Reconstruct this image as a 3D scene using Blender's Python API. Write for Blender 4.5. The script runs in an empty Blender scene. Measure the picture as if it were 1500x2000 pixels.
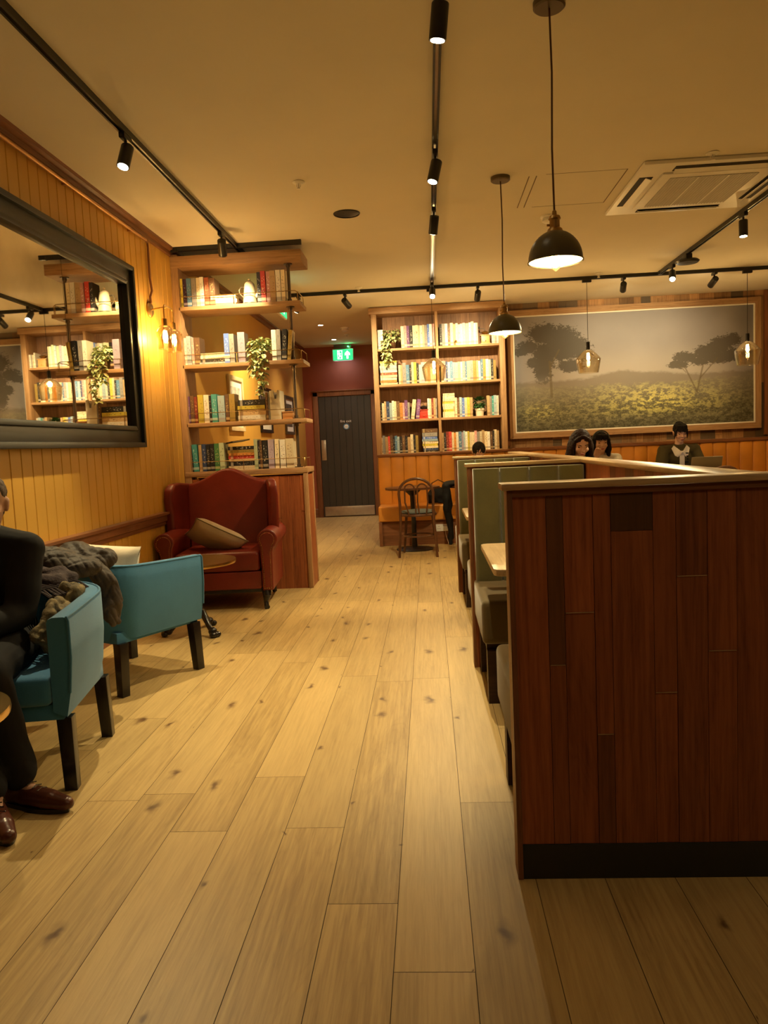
import bpy, bmesh, math, random
import numpy as np
from mathutils import Vector, Matrix, Euler, noise
PI = math.pi
random.seed(7)
SC = bpy.context.scene
COL = SC.collection

# ------------------------------------------------------------------ camera
CAM = Vector((0, 0, 1.22))
YAW, PIT, ROL = -0.06251797, 0.08776467, -0.04579867
FPX = 1470.0
def cam_axes():
    cy, sy, cp, sp = math.cos(YAW), math.sin(YAW), math.cos(PIT), math.sin(PIT)
    f = Vector((sy*cp, cy*cp, -sp)); r0 = Vector((cy, -sy, 0)); u0 = r0.cross(f)
    r = math.cos(ROL)*r0 + math.sin(ROL)*u0
    return r, r.cross(f), f
CR, CU, CF = cam_axes()
def on_y(px, py, y):
    """world x, z of the photographed point at depth y (measuring aid)"""
    k = CR*((px-750)/FPX) - CU*((py-1000)/FPX) + CF
    p = CAM + k*(y/k.y)
    return p.x, p.z
cd = bpy.data.cameras.new('camera'); cam = bpy.data.objects.new('camera', cd); COL.objects.link(cam)
cd.sensor_fit = 'HORIZONTAL'; cd.sensor_width = 36; cd.lens = 36*FPX/1500; cd.clip_start = .05
M = Matrix((CR, CU, -CF)).transposed().to_4x4(); M.translation = CAM
cam.matrix_world = M; SC.camera = cam

# ------------------------------------------------------------------ view / world / light levels
SC.view_settings.view_transform = 'Standard'; SC.view_settings.look = 'None'
SC.view_settings.exposure = 0.28; SC.view_settings.gamma = 1; SC.view_settings.use_curve_mapping = False
w = bpy.data.worlds.new('world'); SC.world = w; w.use_nodes = True
w.node_tree.nodes['Background'].inputs[0].default_value = (.8, .55, .3, 1)
w.node_tree.nodes['Background'].inputs[1].default_value = .05
WARM = (1, .785, .41); WARM2 = (1, .72, .34)
SPOT_W = 200; SPOT_ANGLE = 84; DOME_W = 18; GLASS_W = 30; SCONCE_W = 13; HALL_W = 60

# ------------------------------------------------------------------ materials
def nt(name):
    m = bpy.data.materials.new(name); m.use_nodes = True
    t = m.node_tree; b = t.nodes['Principled BSDF']
    return m, t, b
def N(t, kind, **kw):
    n = t.nodes.new(kind)
    for k, v in kw.items():
        if k.startswith('i'): n.inputs[int(k[1:]) if k[1:].isdigit() else k[1:]].default_value = v
        else: setattr(n, k, v)
    return n
def L(t, a, b): t.links.new(a, b)
def mixc(t, fac, a, b, mode='MIX'):
    n = t.nodes.new('ShaderNodeMix'); n.data_type = 'RGBA'; n.blend_type = mode
    for s, v in ((0, fac), (6, a), (7, b)):
        if hasattr(v, 'links') or isinstance(v, bpy.types.NodeSocket): t.links.new(v, n.inputs[s])
        else: n.inputs[s].default_value = v if s == 0 else (*v, 1)[:4]
    return n.outputs[2]
def ramp(t, fac, stops):
    n = t.nodes.new('ShaderNodeValToRGB'); L(t, fac, n.inputs[0]); e = n.color_ramp.elements
    while len(e) < len(stops): e.new(.5)
    for q, (p, c) in zip(e, stops): q.position = p; q.color = (*c, 1) if len(c) == 3 else c
    return n.outputs[0]
def plain(name, col, rough=.5, metal=0, var=.12, scale=6, bump=0, bscale=60, spec=.5, sheen=0, coat=0):
    m, t, b = nt(name)
    tc = N(t, 'ShaderNodeTexCoord')
    no = N(t, 'ShaderNodeTexNoise'); no.inputs['Scale'].default_value = scale; no.inputs['Detail'].default_value = 5
    L(t, tc.outputs['Object'], no.inputs['Vector'])
    c = ramp(t, no.outputs[0], [(.3, tuple(x*(1-var) for x in col)), (.7, tuple(min(1, x*(1+var)) for x in col))])
    L(t, c, b.inputs['Base Color'])
    b.inputs['Roughness'].default_value = rough; b.inputs['Metallic'].default_value = metal
    b.inputs['Specular IOR Level'].default_value = spec
    if sheen: b.inputs['Sheen Weight'].default_value = sheen
    if coat: b.inputs['Coat Weight'].default_value = coat; b.inputs['Coat Roughness'].default_value = .15
    if bump:
        n2 = N(t, 'ShaderNodeTexNoise'); n2.inputs['Scale'].default_value = bscale; n2.inputs['Detail'].default_value = 4
        L(t, tc.outputs['Object'], n2.inputs['Vector'])
        bp = N(t, 'ShaderNodeBump'); bp.inputs['Strength'].default_value = bump; bp.inputs['Distance'].default_value = .01
        L(t, n2.outputs[0], bp.inputs['Height']); L(t, bp.outputs[0], b.inputs['Normal'])
    return m
def emis(name, col, s, base=(.9, .9, .9)):
    m, t, b = nt(name)
    b.inputs['Base Color'].default_value = (*base, 1)
    b.inputs['Emission Color'].default_value = (*col, 1); b.inputs['Emission Strength'].default_value = s
    return m
def glassy(name, tint, edge=.9, base=.08):
    m, t, b = nt(name); t.nodes.remove(b); out = t.nodes['Material Output']
    tr = N(t, 'ShaderNodeBsdfTransparent'); tr.inputs[0].default_value = (*tint, 1)
    gl = N(t, 'ShaderNodeBsdfGlossy'); gl.inputs['Roughness'].default_value = .03; gl.inputs[0].default_value = (1, 1, 1, 1)
    lw = N(t, 'ShaderNodeLayerWeight'); lw.inputs[0].default_value = .35
    mr = N(t, 'ShaderNodeMapRange'); L(t, lw.outputs['Facing'], mr.inputs[0]); mr.inputs[3].default_value = base; mr.inputs[4].default_value = edge
    mx = N(t, 'ShaderNodeMixShader'); L(t, mr.outputs[0], mx.inputs[0]); L(t, tr.outputs[0], mx.inputs[1]); L(t, gl.outputs[0], mx.inputs[2])
    L(t, mx.outputs[0], out.inputs[0])
    return m
def wood(name, dark, light, axis='z', rough=.5, third=None, scale=1.0, knots=0, bump=.15, pv=.5, contrast=1, spec=.4):
    """grain along axis; attribute pv = (shade, offset, hue) per plank"""
    m, t, b = nt(name)
    tc = N(t, 'ShaderNodeTexCoord'); at = N(t, 'ShaderNodeAttribute', attribute_name='pv')
    sp = N(t, 'ShaderNodeSeparateColor'); L(t, at.outputs['Color'], sp.inputs[0])
    off = N(t, 'ShaderNodeVectorMath', operation='SCALE'); L(t, at.outputs['Color'], off.inputs[0]); off.inputs['Scale'].default_value = 37
    ad = N(t, 'ShaderNodeVectorMath', operation='ADD'); L(t, tc.outputs['Object'], ad.inputs[0]); L(t, off.outputs[0], ad.inputs[1])
    def mapped(a, l):
        mp = N(t, 'ShaderNodeMapping'); s = [a*scale]*3; s['xyz'.index(axis)] = l*scale
        mp.inputs['Scale'].default_value = s; L(t, ad.outputs[0], mp.inputs['Vector']); return mp.outputs[0]
    n1 = N(t, 'ShaderNodeTexNoise'); L(t, mapped(85, 3.2), n1.inputs['Vector']); n1.inputs['Scale'].default_value = 1; n1.inputs['Detail'].default_value = 5; n1.inputs['Roughness'].default_value = .65
    n2 = N(t, 'ShaderNodeTexNoise'); L(t, mapped(9, 1.1), n2.inputs['Vector']); n2.inputs['Scale'].default_value = 1; n2.inputs['Detail'].default_value = 3; n2.inputs['Distortion'].default_value = .8
    # growth rings: bands of the low noise
    rg = N(t, 'ShaderNodeMath', operation='MULTIPLY'); L(t, n2.outputs[0], rg.inputs[0]); rg.inputs[1].default_value = 42
    sn0 = N(t, 'ShaderNodeMath', operation='SINE'); L(t, rg.outputs[0], sn0.inputs[0]); ab0 = N(t, 'ShaderNodeMath', operation='ABSOLUTE'); L(t, sn0.outputs[0], ab0.inputs[0]); sn = N(t, 'ShaderNodeMath', operation='POWER'); L(t, ab0.outputs[0], sn.inputs[0]); sn.inputs[1].default_value = .45
    m1 = N(t, 'ShaderNodeMath', operation='MULTIPLY_ADD'); L(t, sn.outputs[0], m1.inputs[0]); m1.inputs[1].default_value = .10*contrast; L(t, n1.outputs[0], m1.inputs[2])
    m2 = N(t, 'ShaderNodeMath', operation='MULTIPLY_ADD'); L(t, n2.outputs[0], m2.inputs[0]); m2.inputs[1].default_value = .55; L(t, m1.outputs[0], m2.inputs[2])
    c = ramp(t, m2.outputs[0], [(.5, dark), (1.0, light)])
    if third:
        c = mixc(t, sp.outputs['Blue'], c, third)
    sh = N(t, 'ShaderNodeMath', operation='MULTIPLY_ADD'); L(t, sp.outputs['Red'], sh.inputs[0]); sh.inputs[1].default_value = pv; sh.inputs[2].default_value = 1-pv*.5
    hs = N(t, 'ShaderNodeHueSaturation'); L(t, c, hs.inputs['Color']); L(t, sh.outputs[0], hs.inputs['Value']); c = hs.outputs[0]
    if knots:
        vo = N(t, 'ShaderNodeTexVoronoi'); vo.voronoi_dimensions = '2D' if axis == 'y' else '3D'; mp = N(t, 'ShaderNodeMapping'); s = [5.2]*3; s['xyz'.index(axis)] = 2.3
        mp.inputs['Scale'].default_value = s
        dn = N(t, 'ShaderNodeTexNoise'); L(t, tc.outputs['Object'], dn.inputs['Vector']); dn.inputs['Scale'].default_value = 14
        dv = N(t, 'ShaderNodeVectorMath', operation='SCALE'); L(t, dn.outputs['Color'], dv.inputs[0]); dv.inputs['Scale'].default_value = .07
        da = N(t, 'ShaderNodeVectorMath', operation='ADD'); L(t, tc.outputs['Object'], da.inputs[0]); L(t, dv.outputs[0], da.inputs[1])
        L(t, da.outputs[0], mp.inputs['Vector']); L(t, mp.outputs[0], vo.inputs['Vector']); vo.inputs['Scale'].default_value = 1
        spc = N(t, 'ShaderNodeSeparateColor'); L(t, vo.outputs['Color'], spc.inputs[0])
        # knot radius differs per cell
        rr = N(t, 'ShaderNodeMath', operation='MULTIPLY_ADD'); L(t, spc.outputs[0], rr.inputs[0]); rr.inputs[1].default_value = .26; rr.inputs[2].default_value = -.09
        dd = N(t, 'ShaderNodeMath', operation='DIVIDE'); L(t, vo.outputs['Distance'], dd.inputs[0]); L(t, rr.outputs[0], dd.inputs[1])
        ab = N(t, 'ShaderNodeMath', operation='COMPARE'); 
        pos = N(t, 'ShaderNodeMath', operation='GREATER_THAN'); L(t, rr.outputs[0], pos.inputs[0]); pos.inputs[1].default_value = .012
        k = ramp(t, dd.outputs[0], [(.0, (1, 1, 1)), (.3, (.8, .8, .8)), (.62, (.28, .28, .28)), (1.0, (0, 0, 0))])
        kk = N(t, 'ShaderNodeMath', operation='MULTIPLY'); L(t, k, kk.inputs[0]); L(t, pos.outputs[0], kk.inputs[1])
        km = N(t, 'ShaderNodeMath', operation='MULTIPLY'); L(t, kk.outputs[0], km.inputs[0]); km.inputs[1].default_value = knots
        c = mixc(t, km.outputs[0], c, (.10, .045, .018))
    L(t, c, b.inputs['Base Color'])
    b.inputs['Roughness'].default_value = rough; b.inputs['Specular IOR Level'].default_value = spec
    bp = N(t, 'ShaderNodeBump'); bp.inputs['Strength'].default_value = bump; bp.inputs['Distance'].default_value = .004
    L(t, m1.outputs[0], bp.inputs['Height']); L(t, bp.outputs[0], b.inputs['Normal'])
    return m
MT = {}
MT['floor'] = wood('oak_floor', (.27, .165, .060), (.54, .38, .155), 'y', .42, third=(.50, .365, .165), knots=1.0, pv=.2, bump=.12, contrast=.9)
MT['gap'] = plain('dark_gap', (.05, .03, .02), .9)
MT['ceiling'] = plain('ceiling_paint', (.78, .73, .60), .85, var=.03, scale=1.5, spec=.2)
MT['mustard'] = plain('mustard_paint', (.66, .37, .062), .42, var=.04, scale=3, bump=.03, bscale=40)
MT['hallmustard'] = plain('mustard_flat_paint', (.60, .33, .06), .6, var=.04, scale=3)
MT['red'] = plain('terracotta_paint', (.36, .095, .04), .6, var=.05, scale=2)
MT['cream'] = plain('cream_paint', (.55, .42, .25), .8)
MT['brownwood'] = wood('brown_stained_wood', (.10, .035, .014), (.26, .105, .045), 'y', .35)
MT['brownwood_x'] = wood('brown_stained_wood_x', (.10, .035, .014), (.27, .11, .045), 'x', .4)
MT['brownwood_z'] = wood('brown_stained_wood_z', (.10, .035, .014), (.27, .11, .045), 'z', .4)
MT['shelfwood'] = wood('rustic_shelf_wood', (.20, .10, .042), (.46, .27, .13), 'x', .55, bump=.4, contrast=1.4)
MT['shelfwood_z'] = wood('rustic_post_wood', (.20, .10, .042), (.46, .27, .13), 'z', .55, bump=.4, contrast=1.4)
MT['panel'] = wood('reclaimed_red_planks', (.155, .036, .013), (.40, .125, .044), 'z', .42, third=(.05, .036, .018), bump=.2, pv=.75)
MT['panel2'] = wood('reclaimed_brown_planks', (.18, .085, .034), (.42, .235, .10), 'z', .55, third=(.12, .09, .06), bump=.3, pv=.9)
MT['backboard'] = wood('bookcase_backboards', (.12, .05, .024), (.30, .155, .08), 'z', .6, bump=.3, pv=.35)
MT['cap'] = wood('pale_cap_wood', (.26, .16, .075), (.55, .37, .19), 'x', .35, contrast=1.3)
MT['cap_y'] = wood('pale_cap_wood_y', (.26, .16, .075), (.55, .37, .19), 'y', .35, contrast=1.3)
MT['skirt'] = plain('dark_skirting', (.020, .022, .018), .5)
MT['tabletop'] = wood('pale_table_oak', (.36, .24, .12), (.62, .46, .27), 'y', .3)
MT['darkwood'] = wood('dark_bentwood', (.045, .018, .009), (.12, .05, .022), 'z', .3)
MT['marble'] = wood('streaked_table_stone', (.07, .035, .015), (.36, .22, .11), 'x', .15, scale=.35, contrast=2.2)
MT['black'] = plain('black_metal', (.012, .012, .013), .38, var=.1)
MT['blackleg'] = plain('black_lacquer', (.012, .009, .008), .25)
MT['frame'] = plain('charcoal_frame', (.018, .022, .023), .38, var=.06)
MT['brass'] = plain('brushed_brass', (.62, .40, .14), .25, 1, var=.08)
MT['brassd'] = plain('aged_brass', (.42, .27, .10), .35, 1, var=.2)
MT['copper'] = plain('conduit_copper', (.52, .27, .09), .35, .7, var=.1)
MT['pipe'] = plain('iron_pipe', (.18, .14, .11), .32, .85, var=.2)
MT['bronze'] = plain('dark_bronze', (.13, .10, .065), .38, .6, var=.1)
MT['dome'] = plain('olive_enamel', (.105, .098, .06), .35, .1, var=.05)
MT['domein'] = plain('cream_enamel', (.85, .78, .6), .4)
MT['steel'] = plain('brushed_steel', (.55, .5, .45), .3, .9, var=.08, scale=20)
MT['teal'] = plain('teal_fabric', (.045, .185, .36), .85, var=.10, scale=5, bump=.25, bscale=500, sheen=.3, spec=.2)
MT['redleather'] = plain('oxblood_leather', (.165, .017, .009), .36, var=.18, scale=5, bump=.10, bscale=120)
MT['tan'] = plain('caramel_leather', (.62, .26, .036), .40, var=.12, scale=4, bump=.08, bscale=90)
MT['velvet'] = plain('olive_velvet', (.105, .095, .032), .8, var=.18, scale=6, sheen=.5, bump=.1, bscale=200, spec=.2)
MT['seatbrown'] = plain('olive_brown_velvet', (.12, .085, .032), .75, var=.15, sheen=.4, spec=.2)
MT['darkbox'] = wood('dark_bench_base', (.02, .009, .005), (.06, .026, .013), 'x', .5)
MT['linen'] = plain('beige_linen', (.50, .41, .29), .9, var=.06, bump=.3, bscale=400)
MT['cream_linen'] = plain('cream_linen', (.72, .64, .50), .9, var=.05, bump=.3, bscale=400)
MT['white'] = plain('white_plastic', (.90, .89, .86), .4, var=.03)
MT['whitetrim'] = plain('white_trim', (.85, .82, .74), .5, var=.03)
MT['grille'] = plain('ac_grille', (.55, .53, .50), .6, var=.03)
MT['slot'] = plain('slot_dark', (.03, .025, .02), .7)
MT['door'] = plain('charcoal_door_paint', (.042, .036, .028), .45, var=.06)
MT['skin'] = plain('skin', (.56, .33, .23), .5, var=.05, scale=12, spec=.35)
MT['skinp'] = plain('fair_skin', (.66, .42, .31), .5, var=.05, scale=12, spec=.35)
MT['hair'] = plain('black_hair', (.010, .008, .007), .6, var=.3, scale=30, bump=.4, bscale=90, spec=.15)
MT['hairbrown'] = plain('dark_brown_hair', (.020, .009, .006), .62, var=.4, scale=20, bump=.4, bscale=90, spec=.12)
MT['hairman'] = plain('short_brown_hair', (.075, .045, .025), .7, var=.3, scale=60, bump=.5, bscale=200)
MT['blackcloth'] = plain('black_cloth', (.010, .010, .011), .8, var=.2, spec=.2)
MT['trouser'] = plain('charcoal_trousers', (.014, .014, .016), .85, var=.2, spec=.2)
MT['olivecloth'] = plain('olive_cardigan', (.070, .058, .024), .9, var=.12, bump=.3, bscale=300, spec=.2)
MT['whitecloth'] = plain('white_cotton', (.75, .72, .66), .85, var=.04, spec=.2)
MT['shoe'] = plain('brown_shoe_leather', (.075, .022, .012), .28, var=.2)
MT['lips'] = plain('lips', (.42, .12, .10), .4)
MT['eyewhite'] = plain('eye_white', (.7, .65, .6), .3)
MT['coat'] = plain('grey_brown_coat', (.046, .037, .032), .6, var=.25, scale=9, bump=.5, bscale=28, spec=.3)
MT['scarf'] = plain('dark_plum_scarf', (.030, .018, .022), .9, var=.3, bump=.5, bscale=80)
MT['camo'] = plain('mottled_olive_cloth', (.13, .10, .045), .85, var=.9, scale=22, bump=.5, bscale=60)
MT['laptop'] = plain('grey_laptop', (.32, .29, .24), .4, .3, var=.03)
MT['enamel'] = plain('cream_enamel_pot', (.72, .64, .45), .3, var=.04)
MT['redpaint'] = plain('red_paint', (.50, .04, .025), .4)
MT['potwhite'] = plain('white_pot', (.72, .66, .52), .6, var=.08)
MT['pages'] = plain('book_pages', (.62, .52, .36), .9, var=.08, scale=90)
MT['seatcloth'] = plain('grey_blue_seat_pad', (.10, .12, .12), .9)
MT['lightframe'] = plain('pale_frame', (.68, .53, .30), .5)
MT['artpaper'] = plain('pale_art_print', (.55, .52, .46), .6, var=.55, scale=16)
MT['artdark'] = plain('dark_art_print', (.10, .08, .06), .5, var=.9, scale=14)
MT['bulb'] = emis('bulb_glow', (1, .74, .36), 22)
MT['filament'] = emis('filament', (1, .66, .25), 120)
MT['lens'] = emis('spot_lens', (1, .84, .55), 45)
MT['downlight'] = emis('downlight_lens', (1, .85, .62), 16)
MT['signgreen'] = emis('exit_green', (.03, .62, .22), 1.2, (.02, .3, .1))
MT['signwhite'] = emis('exit_white', (.65, 1, .85), 2.6)
MT['led'] = emis('green_led', (.05, .9, .3), 8)
MT['glass'] = glassy('smoky_glass', (.95, .91, .82), .8, .05)
MT['bulbglass'] = glassy('bulb_glass', (1, .93, .8), .6, .06)
mm, t_, b_ = nt('mirror_glass'); b_.inputs['Metallic'].default_value = 1; b_.inputs['Roughness'].default_value = .015; b_.inputs['Base Color'].default_value = (.74, .72, .66, 1)
tc_ = N(t_, 'ShaderNodeTexCoord'); no_ = N(t_, 'ShaderNodeTexNoise'); no_.inputs['Scale'].default_value = 2.5; no_.inputs['Detail'].default_value = 6
L(t_, tc_.outputs['Object'], no_.inputs['Vector']); L(t_, ramp(t_, no_.outputs[0], [(.35, (.60, .57, .50)), (.6, (.78, .75, .68))]), b_.inputs['Base Color']); MT['mirror'] = mm
# leaf material
mm, t_, b_ = nt('variegated_leaf'); tc_ = N(t_, 'ShaderNodeTexCoord'); no_ = N(t_, 'ShaderNodeTexNoise'); no_.inputs['Scale'].default_value = 45
L(t_, tc_.outputs['Object'], no_.inputs['Vector']); L(t_, ramp(t_, no_.outputs[0], [(.34, (.12, .20, .05)), (.48, (.42, .48, .18)), (.60, (.80, .78, .50))]), b_.inputs['Base Color']); b_.inputs['Roughness'].default_value = .4; MT['leaf'] = mm
MT['leafdark'] = plain('green_leaf', (.045, .13, .035), .45, var=.5, scale=40)

def book_mat(name, col, ink, var=.2):
    m, t, b = nt(name)
    tc = N(t, 'ShaderNodeTexCoord'); mp = N(t, 'ShaderNodeMapping'); mp.inputs['Scale'].default_value = (120, 30, 70)
    oi = N(t, 'ShaderNodeObjectInfo'); L(t, tc.outputs['Object'], mp.inputs['Vector'])
    ad = N(t, 'ShaderNodeVectorMath', operation='ADD'); L(t, mp.outputs[0], ad.inputs[0]); 
    sc = N(t, 'ShaderNodeMath', operation='MULTIPLY'); L(t, oi.outputs['Random'], sc.inputs[0]); sc.inputs[1].default_value = 40
    L(t, sc.outputs[0], ad.inputs[1])
    no = N(t, 'ShaderNodeTexNoise'); no.inputs['Scale'].default_value = 1; no.inputs['Detail'].default_value = 1; L(t, ad.outputs[0], no.inputs['Vector'])
    gt = N(t, 'ShaderNodeMath', operation='GREATER_THAN'); L(t, no.outputs[0], gt.inputs[0]); gt.inputs[1].default_value = .60
    # the strokes stay inside a title block on the cover
    sz = N(t, 'ShaderNodeSeparateXYZ'); L(t, tc.outputs['Generated'], sz.inputs[0])
    a1 = N(t, 'ShaderNodeMath', operation='COMPARE'); L(t, sz.outputs[2], a1.inputs[0]); a1.inputs[1].default_value = .55; a1.inputs[2].default_value = .28
    a2 = N(t, 'ShaderNodeMath', operation='COMPARE'); L(t, sz.outputs[0], a2.inputs[0]); a2.inputs[1].default_value = .5; a2.inputs[2].default_value = .3
    mu = N(t, 'ShaderNodeMath', operation='MULTIPLY'); L(t, a1.outputs[0], mu.inputs[0]); L(t, a2.outputs[0], mu.inputs[1])
    m2 = N(t, 'ShaderNodeMath', operation='MULTIPLY'); L(t, mu.outputs[0], m2.inputs[0]); L(t, gt.outputs[0], m2.inputs[1])
    hs = N(t, 'ShaderNodeHueSaturation'); hs.inputs['Color'].default_value = (*col, 1)
    va = N(t, 'ShaderNodeMath', operation='MULTIPLY_ADD'); L(t, oi.outputs['Random'], va.inputs[0]); va.inputs[1].default_value = var*2; va.inputs[2].default_value = 1-var
    L(t, va.outputs[0], hs.inputs['Value'])
    # a coloured band near the foot of the spine
    a3 = N(t, 'ShaderNodeMath', operation='COMPARE'); L(t, sz.outputs[2], a3.inputs[0]); a3.inputs[1].default_value = .12; a3.inputs[2].default_value = .045
    c = mixc(t, a3.outputs[0], hs.outputs[0], tuple(.5*p+.5*q for p, q in zip(col, ink)))
    c = mixc(t, m2.outputs[0], c, tuple(.35*p+.65*q for p, q in zip(col, ink)))
    L(t, c, b.inputs['Base Color']); b.inputs['Roughness'].default_value = .5
    return m
PAL = {  # colour word: (cover, lettering)
 'yellow': ((.62, .50, .07), (.05, .04, .02)), 'purple': ((.16, .06, .20), (.7, .6, .5)), 'dark purple': ((.05, .02, .06), (.6, .5, .5)),
 'blue': ((.09, .20, .34), (.8, .8, .7)), 'bright blue': ((.10, .18, .52), (.8, .8, .8)), 'pale blue': ((.34, .46, .52), (.2, .1, .1)),
 'white': ((.78, .74, .64), (.15, .1, .1)), 'cream': ((.72, .62, .42), (.2, .1, .05)), 'tan': ((.50, .34, .17), (.15, .06, .03)),
 'red': ((.55, .05, .035), (.8, .7, .5)), 'dark red': ((.24, .03, .02), (.7, .5, .2)), 'red brown': ((.26, .07, .03), (.7, .5, .25)),
 'brown': ((.14, .07, .035), (.6, .45, .2)), 'black': ((.018, .016, .016), (.65, .6, .5)), 'grey': ((.30, .28, .26), (.1, .1, .1)),
 'lilac': ((.40, .33, .42), (.15, .1, .15)), 'teal': ((.06, .30, .30), (.7, .8, .7)), 'green': ((.06, .20, .07), (.7, .65, .3)),
 'pale green': ((.45, .52, .34), (.15, .2, .1)), 'pink': ((.58, .28, .26), (.8, .8, .8)), 'orange': ((.58, .24, .05), (.1, .05, .02)),
 'gold': ((.33, .22, .05), (.1, .06, .02)), 'navy': ((.03, .05, .13), (.7, .65, .5))}
BM = {k: book_mat('book_cover_'+k.replace(' ', '_'), a, b) for k, (a, b) in PAL.items()}

# ------------------------------------------------------------------ mesh helpers
class MB:
    def __init__(s): s.v = []; s.f = []; s.m = []; s.p = []; s.cur = (0.5, 0, 0)
    def add(s, vs, fs, m=0, pv=None):
        o = len(s.v); s.v += [tuple(v) for v in vs]
        for f in fs: s.f.append([i+o for i in f]); s.m.append(m); s.p.append(pv or s.cur)
    def box(s, c, d, rot=None, m=0, pv=None):
        c = Vector(c); x, y, z = [k/2 for k in d]
        R = rot.to_matrix() if isinstance(rot, Euler) else (Euler(rot).to_matrix() if rot else Matrix.Identity(3))
        vs = [c + R@Vector((a*x, b*y, e*z)) for a, b, e in ((-1,-1,-1),(1,-1,-1),(1,1,-1),(-1,1,-1),(-1,-1,1),(1,-1,1),(1,1,1),(-1,1,1))]
        s.add(vs, [(0,3,2,1),(4,5,6,7),(0,1,5,4),(1,2,6,5),(2,3,7,6),(3,0,4,7)], m, pv); return s
    def bb(s, x0, x1, y0, y1, z0, z1, m=0, pv=None):
        return s.box(((x0+x1)/2, (y0+y1)/2, (z0+z1)/2), (abs(x1-x0), abs(y1-y0), abs(z1-z0)), m=m, pv=pv)
    def cyl(s, p0, p1, r0, r1=None, n=16, m=0, cap=True):
        p0 = Vector(p0); p1 = Vector(p1); r1 = r0 if r1 is None else r1
        d = (p1-p0).normalized(); a = d.orthogonal().normalized(); b = d.cross(a)
        vs = []
        for p, r in ((p0, r0), (p1, r1)):
            for i in range(n):
                t = 2*PI*i/n; vs.append(p + (a*math.cos(t)+b*math.sin(t))*r)
        fs = [(i, (i+1) % n, n+(i+1) % n, n+i) for i in range(n)]
        if cap: fs += [tuple(range(n-1, -1, -1)), tuple(range(n, 2*n))]
        s.add(vs, fs, m); return s
    def lathe(s, prof, c=(0, 0, 0), n=24, m=0, tilt=None, sx=1, sy=1, caps=True):
        c = Vector(c); R = Euler(tilt).to_matrix() if tilt else Matrix.Identity(3); vs = []
        for r, z in prof:
            for i in range(n):
                t = 2*PI*i/n; vs.append(c + R@Vector((r*math.cos(t)*sx, r*math.sin(t)*sy, z)))
        fs = []
        for j in range(len(prof)-1):
            for i in range(n):
                fs.append((j*n+i, j*n+(i+1) % n, (j+1)*n+(i+1) % n, (j+1)*n+i))
        if caps and prof[0][0] > 1e-5: fs.append(tuple(range(n-1, -1, -1)))
        if caps and prof[-1][0] > 1e-5: k = (len(prof)-1)*n; fs.append(tuple(range(k, k+n)))
        s.add(vs, fs, m); return s
    def tube(s, pts, r, n=8, m=0, closed=False, cap=True):
        pts = [Vector(p) for p in pts]; rs = r if isinstance(r, (list, tuple)) else [r]*len(pts)
        vs = []; k = len(pts); ref = None
        for i, p in enumerate(pts):
            if closed: d = (pts[(i+1) % k]-pts[i-1]).normalized()
            else: d = (pts[min(i+1, k-1)]-pts[max(i-1, 0)]).normalized()
            if ref is None: ref = d.orthogonal().normalized()
            ref = (ref-d*ref.dot(d)).normalized(); b = d.cross(ref)
            for j in range(n):
                t = 2*PI*j/n; vs.append(p+(ref*math.cos(t)+b*math.sin(t))*rs[i])
        fs = []
        for i in range(k if closed else k-1):
            for j in range(n):
                a = i*n; c = ((i+1) % k)*n; fs.append((a+j, a+(j+1) % n, c+(j+1) % n, c+j))
        if not closed and cap: fs += [tuple(range(n-1, -1, -1)), tuple(range((k-1)*n, k*n))]
        s.add(vs, fs, m); return s
    def prism(s, poly, a, b, ax='y', m=0, pv=None):
        """poly: 2-D outline; extruded from a to b along ax.  ax x:(y,z) y:(x,z) z:(x,y)"""
        f = {'x': lambda p, h: (h, p[0], p[1]), 'y': lambda p, h: (p[0], h, p[1]), 'z': lambda p, h: (p[0], p[1], h)}[ax]
        n = len(poly); vs = [f(p, a) for p in poly]+[f(p, b) for p in poly]
        fs = [tuple(range(n)), tuple(range(2*n-1, n-1, -1))]+[(i, n+i, n+(i+1) % n, (i+1) % n) for i in range(n)]
        s.add(vs, fs, m, pv); return s
    def ell(s, c, r, rot=None, n=16, k=10, m=0):
        c = Vector(c); R = Euler(rot).to_matrix() if rot else Matrix.Identity(3); vs = []; 
        for j in range(1, k):
            ph = PI*j/k
            for i in range(n):
                t = 2*PI*i/n; vs.append(c+R@Vector((r[0]*math.sin(ph)*math.cos(t), r[1]*math.sin(ph)*math.sin(t), r[2]*math.cos(ph))))
        vs += [c+R@Vector((0, 0, r[2])), c+R@Vector((0, 0, -r[2]))]; T = len(vs)-2
        fs = [(j*n+i, (j+1)*n+i, (j+1)*n+(i+1) % n, j*n+(i+1) % n) for j in range(k-2) for i in range(n)]
        fs += [(T, i, (i+1) % n) for i in range(n)]+[(T+1, (k-2)*n+(i+1) % n, (k-2)*n+i) for i in range(n)]
        s.add(vs, fs, m); return s
    def mesh(s, name, mats, bevel=0, seg=2, smooth=True, angle=38, fn=None):
        me = bpy.data.meshes.new(name); me.from_pydata(s.v, [], s.f)
        for mt in mats: me.materials.append(MT[mt] if isinstance(mt, str) else mt)
        me.polygons.foreach_set('material_index', s.m)
        at = me.attributes.new('pv', 'FLOAT_COLOR', 'FACE')
        at.data.foreach_set('color', [c for p in s.p for c in (*p, 1)])
        bm = bmesh.new(); bm.from_mesh(me)
        bmesh.ops.recalc_face_normals(bm, faces=bm.faces)
        if bevel:
            ed = [e for e in bm.edges if len(e.link_faces) == 2 and e.calc_face_angle(0) > math.radians(35)]
            bmesh.ops.bevel(bm, geom=ed, offset=bevel, segments=seg, affect='EDGES', profile=.6, clamp_overlap=True)
        if fn:
            for v in bm.verts: v.co = fn(v.co)
        for f in bm.faces: f.smooth = smooth
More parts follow.
